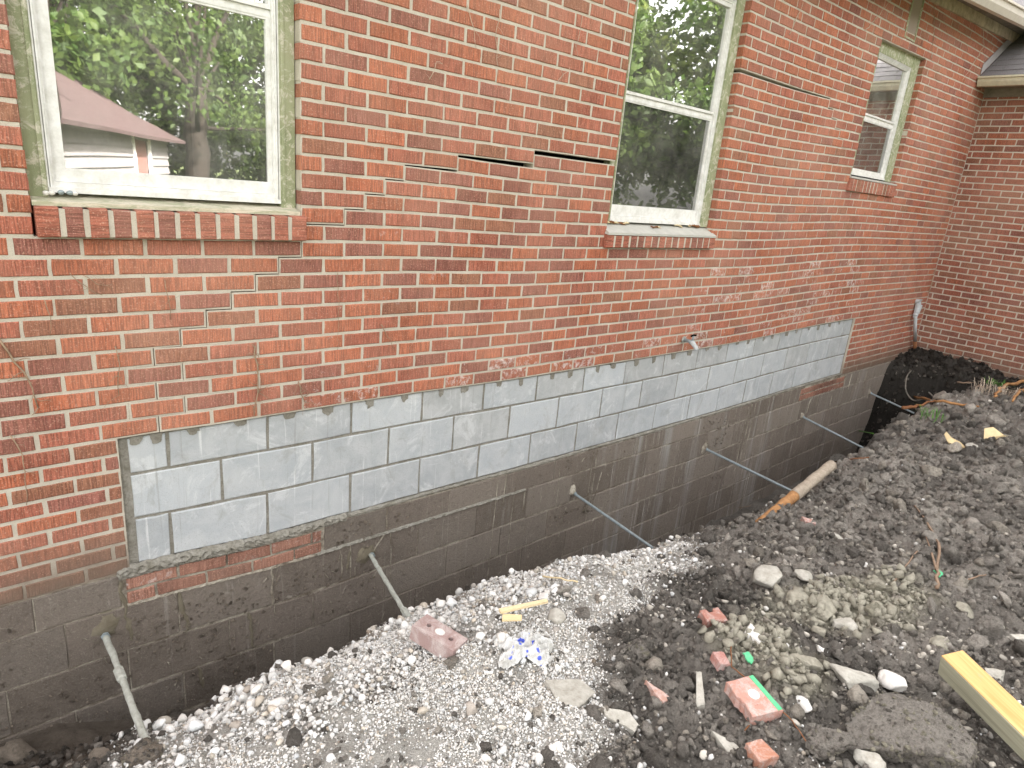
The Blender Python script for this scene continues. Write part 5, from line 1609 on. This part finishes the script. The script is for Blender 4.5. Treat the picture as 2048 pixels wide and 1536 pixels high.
# sticks, roots and splinters
def along(name, pts, r0, r1, mat, label, cat, lift=0.012, wob=0.15, nseg=None, group=None):
    P = [G(u, v) + Vector((0, 0, 0.014)) + Vector((0, 0, lift if not isinstance(lift, (list, tuple)) else lift[k])) for k, (u, v) in enumerate(pts)]
    base = P[0].copy()
    Q = []
    for a, b in zip(P[:-1], P[1:]):
        for q in range(4):
            f = q / 4
            j = Vector((rng.uniform(-1, 1), rng.uniform(-1, 1), rng.uniform(-1, 1))) * r0 * 0.7
            Q.append(a + (b - a) * f + j - base)
    Q.append(P[-1] - base)
    rad = [r0 + (r1 - r0) * k / (len(Q) - 1) for k in range(len(Q))]
    o = MB().tube(Q, rad, 6, wob=wob).build(name, MATS[mat], None, smooth=True)
    o.location = base
    tag(o, label, cat, group)
    return o
tw = along('twig', [(1868, 1188), (1872, 1150), (1874, 1095), (1852, 1055), (1826, 1022)], 0.009, 0.005, 'twig', 'long forked brown twig lying on the dark soil', 'twig', 0.02)
P2 = [G(u, v) + Vector((0, 0, 0.038)) - tw.location for u, v in ((1868, 1152), (1858, 1115), (1848, 1086))]
MB().tube(P2, [0.006, 0.005, 0.003], 6).build('side_shoot', MATS['twig'], tw, smooth=True)
along('twig', [(1786, 1172), (1808, 1142), (1832, 1112)], 0.005, 0.0035, 'twig', 'short straight twig left of the forked one', 'twig', 0.015)
along('twig', [(1920, 1176), (1948, 1165), (1980, 1155)], 0.0045, 0.003, 'twig', 'thin pale twig right of the forked one', 'twig', 0.015)
along('root', [(1822, 812), (1870, 818), (1920, 822), (1955, 822)], 0.016, 0.009, 'root_orange', 'long orange root lying across the rim of the pit', 'root', [0.10, 0.07, 0.05, 0.03])
along('root', [(1798, 848), (1830, 830), (1868, 815)], 0.016, 0.008, 'rust', 'dark brown root crossing under the orange one', 'root', [0.14, 0.08, 0.05])
along('root', [(2047, 772), (2020, 778), (1995, 792), (1985, 806)], 0.022, 0.010, 'root_orange', 'splintered orange root at the right edge', 'root', 0.05)
along('root', [(2047, 785), (2034, 795), (2022, 812)], 0.02, 0.008, 'root_orange', 'lower orange root at the right edge', 'root', 0.03)
along('twig', [(1908, 780), (1940, 778), (1962, 782)], 0.012, 0.008, 'twig', 'pale cut twig above the orange root', 'twig', [0.06, 0.05, 0.03])
along('root', [(1668, 931), (1700, 930), (1735, 926)], 0.007, 0.004, 'rust', 'thin brown root beside the tip of the pipe', 'root', 0.03)
along('stalk', [(1686, 880), (1712, 882), (1742, 884)], 0.007, 0.005, 'green_leaf', 'pale green stalk lying over a tie rod', 'stalk', [0.16, 0.12, 0.06])
along('root', [(1458, 1306), (1460, 1350), (1495, 1380), (1540, 1420), (1580, 1460), (1607, 1500)], 0.0022, 0.0018, 'rust', 'thin reddish root running past the painted brick half', 'root', 0.02)
along('root', [(1485, 1478), (1510, 1450), (1530, 1442)], 0.0022, 0.0018, 'rust', 'short reddish root under the painted brick half', 'root', 0.02)
along('twig', [(1500, 1020), (1480, 1024), (1452, 1018)], 0.003, 0.002, 'twig', 'hair thin twig at the foot of the pipe', 'twig', 0.03)
along('splinter', [(1084, 1166), (1120, 1172), (1154, 1178)], 0.0042, 0.0036, 'splinter', 'thin yellow splinter on the far gravel', 'splinter', 0.022, 0.05)

# wood shim, scrap and crumpled plastic wrapper
def flat_board(name, u0, v0, u1, v1, w, t_, mat, label, cat, lift):
    a = G(u0, v0) + Vector((0, 0, lift)); b = G(u1, v1) + Vector((0, 0, lift + 0.012))
    d = b - a; L = d.length
    V = [(-L/2, -w/2, -t_/2), (L/2, -w*0.35, -t_/2), (L/2, w*0.4, -t_/2), (-L/2, w/2, -t_/2), (-L/2, -w/2, t_/2), (L/2, -w*0.35, t_/2), (L/2, w*0.4, t_/2), (-L/2, w/2, t_/2)]
    o = MB().hexa(V).build(name, MATS[mat])
    o.location = (a + b) / 2
    o.rotation_euler = (0, -math.asin(d.z / L), math.atan2(d.y, d.x))
    tag(o, label, cat); return o
flat_board('wood_shim', 996, 1256, 1090, 1240, 0.022, 0.010, 'splinter', 'pale wooden shim lying over the plastic wrapper', 'wood', 0.075)
flat_board('wood_scrap', 1002, 1262, 1040, 1268, 0.040, 0.006, 'pale_paper', 'tan scrap sticking out under the wooden shim', 'wood', 0.06)
def wrapper():
    p = G(1050, 1302); m_ = scale_at(p)
    rg = np.random.default_rng(5)
    nx, ny = 30, 20
    V = []; cols = []
    for a in range(nx + 1):
        for b in range(ny + 1):
            u = a / nx * 2 - 1; v = b / ny * 2 - 1
            rr = max(abs(u), abs(v))
            edge = 1 + 0.18 * math.sin(5 * math.atan2(v, u) + 1)
            x = u * 54 * m_ * edge; y = v * 38 * m_ * edge
            z = 0.034 * (1 - rr ** 2) + 0.012 * math.sin(9 * u + 3 * v) * (1 - rr ** 3) + 0.012 * math.sin(14 * v - 6 * u + 2) + rg.normal() * 0.0022
            V.append((x, y, z + 0.004)); cols.append((0.6, 0.6, 0.6, 1.0 if (u - v * 0.4 > -0.35 and u < 0.35) else 0.0))
    F = [(a * (ny+1) + b, (a+1) * (ny+1) + b, (a+1) * (ny+1) + b + 1, a * (ny+1) + b + 1) for a in range(nx) for b in range(ny)]
    o = MB().add(V, F, cols).build('plastic_wrapper', MATS['plastic_film'], None, smooth=False)
    o.location = p + Vector((0, 0, 0.006)); o.rotation_euler = (0, 0, R(-28))
    tag(o, 'crumpled white plastic wrapper with blue print on the gravel', 'wrapper')
wrapper()

# weeds by the wing wall and grass on the rim of the pit
def tuft(u, v, n, ln, label, mat, seed, name='grass_tuft', w=0.004, cat='grass', spread=0.05):
    p = G(u, v); rg = random.Random(seed)
    mb = MB()
    for q in range(n):
        a = rg.uniform(0, 6.28); l = ln * rg.uniform(0.5, 1.0); lean = rg.uniform(0.2, 0.9)
        x, y = rg.uniform(-spread, spread), rg.uniform(-spread, spread)
        dx, dy = math.cos(a), math.sin(a)
        sx, sy = -dy * w, dx * w
        pr = [(x, y, -0.01), (x + dx * l * lean * .45, y + dy * l * lean * .45, l * 0.55), (x + dx * l * lean, y + dy * l * lean, l * (0.75 - 0.35 * lean))]
        V = []
        for k, (a1, b1, c1) in enumerate(pr):
            ww = (0.7, 1.0, 0.1)[k]
            V += [(a1 - sx * ww, b1 - sy * ww, c1), (a1 + sx * ww, b1 + sy * ww, c1)]
        mb.add(V, [(0, 1, 3, 2), (2, 3, 5, 4)])
    o = mb.build(name, MATS[mat]); o.location = p
    tag(o, label, cat); return o
tuft(1990, 775, 60, 0.16, 'thin grass tuft on the rim of the pit', 'green_leaf', 1, w=0.0022, spread=0.10)
tuft(1860, 842, 26, 0.20, 'green grass blades hanging over the pit beside the orange root', 'green_leaf', 2, w=0.003, spread=0.09)
tuft(1985, 790, 90, 0.22, 'dry grass hanging over the pit edge', 'vine_pale', 6, w=0.0018, spread=0.16)
tuft(2040, 738, 16, 0.16, 'broad leaved green weed at the foot of the wing wall', 'green_leaf', 3, 'weed', 0.022, 'weed', 0.03)

# ================================================================== FITTINGS ON THE WALL
def face(u, v, y=0.0):
    d = RM.T @ np.array([(u - 1024) / FPX, (v - 768) / FPX, 1.0])
    return Vector(CAM + (y - CAM[1]) / d[1] * d)
# hose tap
p = face(1366, 679)
tp = empty('hose_tap', p)
tag(tp, 'old grey hose tap sticking out of the brick just above the new blocks', 'tap')
MB().tube([(0, 0.01, 0), (0, -0.055, 0), (0.0, -0.075, -0.004)], [0.013, 0.013, 0.017], 10).build('inlet', MATS['galvanised'], tp, smooth=True)
MB().tube([(0, -0.006, 0), (0, -0.012, 0)], 0.026, 12).build('flange', MATS['cement_coat'], tp)
MB().tube([(0.0, -0.075, 0.0), (0.0, -0.085, -0.005), (0.0, -0.118, -0.034), (0.0, -0.128, -0.052)], [0.017, 0.018, 0.015, 0.016], 10).build('spout', MATS['conduit'], tp, smooth=True)
MB().tube([(0.0, -0.078, 0.0), (0.0, -0.082, 0.045)], [0.010, 0.006], 8).build('stem', MATS['galvanised'], tp, smooth=True)
MB().tube([(-0.030, -0.082, 0.047), (0, -0.082, 0.052), (0.030, -0.082, 0.047)], 0.007, 8).build('handle', MATS['dark_gap'], tp, smooth=True)
# grey conduit with elbow fitting
p = face(1833, 612, -0.03)
cn = empty('conduit', p)
tag(cn, 'grey conduit with elbow box coming out of the wall near the corner', 'conduit')
xq, zq = p.x, p.z
def rel(u, v, y=-0.045): return face(u, v, y) - p
bx_ = MB()
q0, q1 = rel(1840, 604), rel(1833, 626)
MB().tube([q0 + Vector((0, 0.06, 0.0)), q0 + Vector((0, 0.0, 0.004)), q0 + (q1 - q0) * 0.25, q1], [0.026, 0.036, 0.040, 0.032], 8).build('elbow_box', MATS['conduit'], cn)
q2, q3, q4 = rel(1831, 630), rel(1830, 682), rel(1829, 722)
MB().tube([q1, q2, q2 + Vector((0, 0, -0.03))], [0.024, 0.030, 0.024], 10).build('nut', MATS['conduit'], cn)
MB().tube([q2, q3], 0.0185, 10).build('pipe', MATS['conduit'], cn, smooth=True)
MB().tube([q3 + Vector((0, 0, 0.002)), q4], 0.0205, 10, wob=0.05).build('rusty_sleeve', MATS['rust'], cn, smooth=True)
# cables hanging out of it into the pit
def cable(pts, r_, label):
    P = [face(u, v, y) for u, v, y in pts]; b = P[0].copy()
    Q = []
    for k in range(len(P) - 1):
        p0, p1, p2, p3 = P[max(0, k-1)], P[k], P[k+1], P[min(len(P)-1, k+2)]
        for s_ in range(6):
            t_ = s_ / 6
            Q.append(0.5 * ((2*p1) + (p2 - p0) * t_ + (2*p0 - 5*p1 + 4*p2 - p3) * t_*t_ + (3*p1 - p0 - 3*p2 + p3) * t_**3) - b)
    Q.append(P[-1] - b)
    o = MB().tube(Q, r_, 6, wob=0.1).build('cable', MATS['cable'], None, smooth=True); o.location = b
    tag(o, label, 'cable', 'cables out of the conduit')
cable([(1829, 718, -.05), (1826, 736, -.16), (1814, 752, -.26), (1811, 775, -.32), (1816, 790, -.36), (1828, 801, -.45), (1850, 798, -.52), (1880, 806, -.62)], 0.008, 'cable looping out to the left below the conduit')
cable([(1830, 718, -.05), (1830, 738, -.16), (1840, 758, -.26), (1852, 778, -.36), (1866, 793, -.48), (1886, 808, -.62)], 0.010, 'thicker cable running straight down to the right below the conduit')

# dead creepers on the brick
def creeper(pts, r_, label, mat='vine', seed=1, off=-0.006, shoots=0):
    rg = random.Random(seed)
    P = [face(u, v, off) for u, v in pts]; b = P[0].copy(); Q = []
    for a, c_ in zip(P[:-1], P[1:]):
        n = max(2, int((c_ - a).length / 0.03))
        for s_ in range(n):
            Q.append(a + (c_ - a) * (s_ / n) - b + Vector((rg.uniform(-1, 1) * 0.005, rg.uniform(-.004, .002), rg.uniform(-1, 1) * 0.005)))
    Q.append(P[-1] - b)
    o = MB().tube(Q, [r_ * (1 - 0.5 * k / len(Q)) for k in range(len(Q))], 5, wob=0.25).build('dead_creeper', MATS[mat], None, smooth=True)
    o.location = b
    tag(o, label, 'creeper', 'dead creepers clinging to the brick')
    for s_ in range(shoots):
        q = Q[rg.randrange(len(Q))]; d = Vector((rg.uniform(-1, 1), -0.1, rg.uniform(-1, 0.6))).normalized() * rg.uniform(0.02, 0.07)
        MB().tube([q, q + d * 0.5 + Vector((rg.uniform(-.01, .01), -.004, rg.uniform(-.01, .01))), q + d], [r_ * 0.45, r_ * 0.35, r_ * 0.2], 4).build('tendril', MATS[mat], o)
creeper([(0, 676), (18, 705), (45, 742), (62, 775), (76, 815)], 0.0042, 'thick dead creeper stem at the left edge below the window', 'vine', 1, shoots=8)
creeper([(508, 690), (514, 730), (516, 770), (512, 800), (508, 832)], 0.0035, 'dark creeper root hanging down to the new blocks', 'vine', 2, shoots=16)
creeper([(598, 762), (604, 785), (610, 805)], 0.003, 'short creeper root beside the white splash on the lowest bricks', 'vine', 3, shoots=8)
creeper([(140, 545), (175, 578), (205, 590)], 0.0016, 'fine creeper strand two courses below the left sill', 'vine', 4, shoots=3)
creeper([(165, 552), (195, 570), (225, 568)], 0.0016, 'curled creeper strand left of the stepped crack', 'vine', 5, shoots=3)
creeper([(328, 560), (338, 600), (340, 640)], 0.0018, 'thin upright creeper strand under the left window', 'vine', 6, shoots=4)
creeper([(90, 600), (104, 632), (100, 672)], 0.0016, 'dark creeper strand crossing a mortar joint at the far left', 'vine', 7)
creeper([(232, 690), (236, 730), (238, 790)], 0.0020, 'dark upright creeper strand above the first new block', 'vine', 8, shoots=6)
creeper([(20, 868), (42, 910), (52, 960), (53, 1010)], 0.0022, 'dark creeper strand on the stained bricks at the left edge', 'vine', 9, shoots=2)
creeper([(675, 545), (676, 620), (675, 700)], 0.0014, 'hair thin upright strand between the two larger windows', 'vine', 10)
creeper([(762, 650), (780, 680), (790, 700)], 0.0018, 'slanting dark strand on the lower bricks', 'vine', 11, shoots=2)
creeper([(935, 10), (948, 60), (952, 95)], 0.0018, 'pale strand high on the brick left of the middle window', 'vine_pale', 12, shoots=3)
creeper([(1000, 20), (992, 70), (996, 150)], 0.0015, 'long pale strand left of the middle window', 'vine_pale', 13, shoots=3)
creeper([(860, 160), (872, 122), (885, 128)], 0.0016, 'hooked pale strand near the top of the brickwork', 'vine_pale', 14, shoots=2)
creeper([(1110, 170), (1125, 150), (1140, 135)], 0.0015, 'short slanting pale strand beside the middle window', 'vine_pale', 15, shoots=2)
creeper([(1165, 30), (1160, 65), (1152, 95)], 0.0015, 'pale strand just left of the middle window frame', 'vine_pale', 16, shoots=2)
creeper([(1730, 62), (1758, 30), (1785, -5)], 0.0030, 'pale strand slanting up left of the attic vent', 'vine_pale', 17, shoots=2)
creeper([(1868, 2), (1868, 60), (1862, 120)], 0.0028, 'dark strand hanging beside the attic vent', 'vine', 18, shoots=4)
creeper([(1965, 40), (1968, 90), (1945, 130), (1925, 160)], 0.0030, 'pale strand hanging from the eave near the corner', 'vine_pale', 19, shoots=8)
creeper([(1578, 70), (1592, 40), (1606, 5)], 0.0025, 'pale strand right of the middle window high up', 'vine_pale', 20, shoots=2)
creeper([(1858, 585), (1864, 560), (1872, 535)], 0.0050, 'thick dark stem in the corner above the conduit', 'vine', 21, -0.02, shoots=5)
# caulk bottles' worth of debris on the left sill: a few pale pebbles
for q, (u, v) in enumerate(((92, 387), (104, 387), (122, 386), (140, 387), (150, 388))):
    p = face(u, v, 0.03)
    vv, f = ico(2)
    o = big_mesh('pebble', vv * np.array([0.010, 0.009, 0.008]) * (1 + 0.15 * nr.normal(size=(len(vv), 1)) * 0.3), f, MATS['galvanised' if q in (2, 3) else 'pale_stone'], None, None, True)
    o.location = p + Vector((0, 0, 0.002))
    tag(o, ('leftmost', 'second', 'middle', 'fourth', 'rightmost')[q] + ' of five grey pebbles on the sill of the left window', 'pebble', 'pebbles on the left sill')

# ================================================================== THE YARD BEHIND (seen in the panes)
def shed():
    A = Vector((0.30, -7.7, 0)); B = Vector((3.0, -13.6, 0))
    d = (B - A).normalized(); n = Vector((-d.y, d.x, 0))          # n points towards the house side
    if n.dot(Vector((1, 1, 0))) < 0: n = -n
    L = (B - A).length + 1.2; W = 3.2; zg = -2.35; ze = -0.28; zr = 0.62
    o0 = A - d * 1.2
    root = empty('shed', o0 + Vector((0, 0, zg)))
    tag(root, 'white sided shed with a brown roof, mirrored in the left window', 'shed')
    def P(s_, t_, z): return tuple(d * s_ - n * t_ + Vector((0, 0, z - zg)))
    k = 0
    wl_ = MB(); nb = 13
    for q in range(nb):
        z0 = zg + (ze - zg) * q / nb; z1 = zg + (ze - zg) * (q + 1) / nb
        for (s0, s1) in ((0, 4.56), (5.83, L)):
            wl_.add([P(s0, -0.03, z0), P(s1, -0.03, z0), P(s1, 0.0, z1), P(s0, 0.0, z1)], [(0, 1, 2, 3)])
        wl_.add([P(4.56, -0.03, z0), P(5.83, -0.03, z0), P(5.83, 0, z1), P(4.56, 0, z1)], [(0, 1, 2, 3)]) if q >= nb - 1 else None
        wl_.add([P(L, -0.0, z0), P(L, W, z0), P(L - 0.0, W, z1), P(L - 0.02, 0, z1)], [(0, 1, 2, 3)])
    wl_.add([P(L, 0, ze), P(L, W, ze), P(L, W/2, zr)], [(0, 1, 2)])
    wl_.add([P(0, 0, zg), P(0, W, zg), P(0, W, ze), P(0, W/2, zr), P(0, 0, ze)], [(0, 1, 2, 3, 4)])
    wl_.add([P(0, W, zg), P(L, W, zg), P(L, W, ze), P(0, W, ze)], [(0, 1, 2, 3)])
    wl_.build('wall', MATS['siding'], root)
    MB().hexa([P(-.2, -.3, ze-.12), P(L+.2, -.3, ze-.12), P(L-.35, W/2, zr), P(-.2, W/2, zr), P(-.2, -.3, ze-.06), P(L+.2, -.3, ze-.06), P(L-.35, W/2, zr+.06), P(-.2, W/2, zr+.06)]).build('roof', MATS['shed_roof'], root)
    MB().hexa([P(-.2, W+.3, ze-.12), P(L+.2, W+.3, ze-.12), P(L-.35, W/2+.01, zr), P(-.2, W/2+.01, zr), P(-.2, W+.3, ze-.06), P(L+.2, W+.3, ze-.06), P(L-.35, W/2+.01, zr+.06), P(-.2, W/2+.01, zr+.06)]).build('roof', MATS['shed_roof'], root)
    MB().hexa([P(4.60, 0.02, zg), P(5.79, 0.02, zg), P(5.79, 0.06, zg), P(4.60, 0.06, zg), P(4.60, 0.02, ze-.12), P(5.79, 0.02, ze-.12), P(5.79, 0.06, ze-.12), P(4.60, 0.06, ze-.12)]).build('door', MATS['shed_door'], root)
    fr = MB()
    for s_ in (4.50, 5.80):
        fr.hexa([P(s_, -.05, zg), P(s_+.09, -.05, zg), P(s_+.09, .0, zg), P(s_, .0, zg), P(s_, -.05, ze-.1), P(s_+.09, -.05, ze-.1), P(s_+.09, .0, ze-.1), P(s_, .0, ze-.1)])
    fr.build('door_frame', MATS['white_vinyl'], root)
shed()

def limb(mb, a, b, r0, r1, seed, n=6):
    rg = random.Random(seed); a = Vector(a); b = Vector(b); L = (b - a).length
    P = [a + (b - a) * (k / n) + Vector((rg.uniform(-1, 1), rg.uniform(-1, 1), rg.uniform(-.5, .5))) * (0.016 * L if 0 < k < n else 0) for k in range(n + 1)]
    mb.tube(P, [r0 + (r1 - r0) * k / n for k in range(n + 1)], 8, wob=0.05, rg=rg)
    return P
def leaf_cloud(clumps, n, size, seed):
    rg = np.random.default_rng(seed)
    cl = np.array(clumps, float); w = cl[:, 3] ** 2; w /= w.sum()
    k = rg.choice(len(cl), n, p=w)
    d = rg.normal(size=(n, 3)); d /= np.linalg.norm(d, axis=1)[:, None]
    r_ = rg.random(n) ** 0.45
    P = cl[k, :3] + d * (r_ * cl[k, 3])[:, None] * np.array([1, 1, 0.72])
    # irregular outline: twiglet clusters
    P += rg.normal(size=(n, 3)) * 0.06
    Rr = rand_rot(n, rg); s_ = size * rg.uniform(0.6, 1.3, n)
    q = np.array([[-.5, 0, 0], [0, -.32, .05], [.5, 0, 0], [0, .32, .05]])
    V = np.einsum('nij,vj->nvi', Rr, q) * s_[:, None, None] + P[:, None, :]
    base_ = np.arange(n)[:, None] * 4
    F = np.concatenate([base_ + np.array([0, 1, 2]), base_ + np.array([0, 2, 3])], 0)
    return V.reshape(-1, 3), F
def tree(name, x, y, h, spread, seed, label, mat='leaves', n=6500, size=0.16, fork=None):
    rg = random.Random(seed)
    root = empty(name, (x, y, -2.35)); tag(root, label, 'tree', 'trees across the yard')
    mb = MB()
    clumps = []
    if fork:
        fz, tips = fork
        limb(mb, (0, 0, 0), (0, 0, fz), 0.31, 0.25, seed)
        for q, tp_ in enumerate(tips):
            P = limb(mb, (0, 0, fz - 0.1), tp_, 0.17 if q < 2 else 0.10, 0.05, seed + q + 5)
            clumps += [tuple(P[-1]) + (spread * 0.34,), tuple(P[-2] + Vector((rg.uniform(-1, 1), rg.uniform(-1, 1), 0.6))) + (spread * 0.28,)]
    else:
        limb(mb, (0, 0, 0), (rg.uniform(-.2, .2), rg.uniform(-.2, .2), h * 0.55), 0.20, 0.11, seed)
    for q in range(13):
        a = rg.uniform(0, 6.28); rr = spread * rg.uniform(0.15, 0.75); z = h * rg.uniform(0.30, 0.95)
        c_ = (rr * math.cos(a), rr * math.sin(a), z)
        clumps.append(c_ + (spread * rg.uniform(0.22, 0.42),))
        if q < 8: limb(mb, (0, 0, h * rg.uniform(0.25, 0.5)), c_, 0.07, 0.02, seed + 30 + q, 4)
    mb.build('trunk', MATS['bark'], root, smooth=True)
    V, F = leaf_cloud(clumps, n, size, seed)
    big_mesh('crown', V, F, MATS[mat], root)
    return root
tree('forked_tree', 4.55, -17.0, 8.5, 4.2, 101, 'big forked tree beyond the shed, mirrored in the left window', n=7000,
     fork=(3.4, [(-0.75, -0.5, 6.2), (0.35, -0.2, 6.6), (-1.6, -0.6, 5.0), (1.3, -0.4, 6.0)]))
def slender():
    root = empty('slender_tree', (-0.10, -6.5, -2.35)); tag(root, 'slender tree in front of the shed, mirrored at the left side of the left window', 'tree', 'trees across the yard')
    mb = MB(); P = limb(mb, (0, 0, 0), (0.15, 0.1, 4.2), 0.13, 0.09, 5)
    cl = []
    rg = random.Random(9)
    for q in range(11):
        a = rg.uniform(0, 6.28); c_ = (1.5 * math.cos(a) * rg.uniform(.3, 1), 1.5 * math.sin(a) * rg.uniform(.3, 1), rg.uniform(3.9, 6.6))
        limb(mb, (0.15, 0.1, rg.uniform(3.4, 4.2)), c_, 0.05, 0.015, q + 40, 4); cl.append(c_ + (rg.uniform(0.5, 0.9),))
    mb.build('trunk', MATS['bark'], root, smooth=True)
    V, F = leaf_cloud(cl, 3200, 0.15, 77)
    big_mesh('crown', V, F, MATS['leaves'], root)
slender()
TREES = [(0.8, -15.5, 7.0, 3.0), (-1.8, -13.0, 7.5, 3.2), (2.2, -21.0, 9.0, 4.0), (7.6, -19.5, 8.0, 3.6), (8.4, -12.6, 6.5, 2.8), (11.8, -8.8, 7.0, 3.0), (14.5, -6.0, 7.0, 3.0),
         (13.6, -11.0, 7.5, 3.4), (17.5, -8.6, 8.0, 3.6), (-6.0, -17.0, 8.0, 3.6), (5.6, -24.0, 9.5, 4.4), (11.0, -17.0, 9.0, 4.0)]
ORD = ('first', 'second', 'third', 'fourth', 'fifth', 'sixth', 'seventh', 'eighth', 'ninth', 'tenth', 'eleventh', 'twelfth')
for q, (x, y, h, s_) in enumerate(TREES):
    tree('leafy_tree', x, y, h, s_, 200 + q * 17, 'leafy tree in the yard behind the viewer, ' + ORD[q] + ' in the row mirrored by the panes', 'leaves_light' if q % 3 == 1 else 'leaves', n=6500, size=0.21)
def hedge(x0, y0, x1, y1, h, seed, label):
    rg = random.Random(seed); cl = []
    n = int(math.hypot(x1 - x0, y1 - y0) / 0.7)
    for k in range(n + 1):
        f = k / n
        for z in (0.5, 1.4, 2.3, 3.2, 4.1, 5.0, 5.8, 6.7, 7.6, 8.5, 9.3):
            if z < h: cl.append((x0 + (x1 - x0) * f + rg.uniform(-.3, .3), y0 + (y1 - y0) * f + rg.uniform(-.3, .3), -2.35 + z + rg.uniform(-.2, .3), rg.uniform(0.7, 1.05)))
    V, F = leaf_cloud(cl, 26000, 0.25, seed)
    o = big_mesh('hedge', V, F, MATS['leaves'], None); tag(o, label, 'hedge')
hedge(-4, -23.5, 10, -23.5, 6.2, 71, 'tall hedge closing the yard behind the trees')
hedge(10, -22, 20, -7, 9.5, 72, 'hedge along the side of the yard')
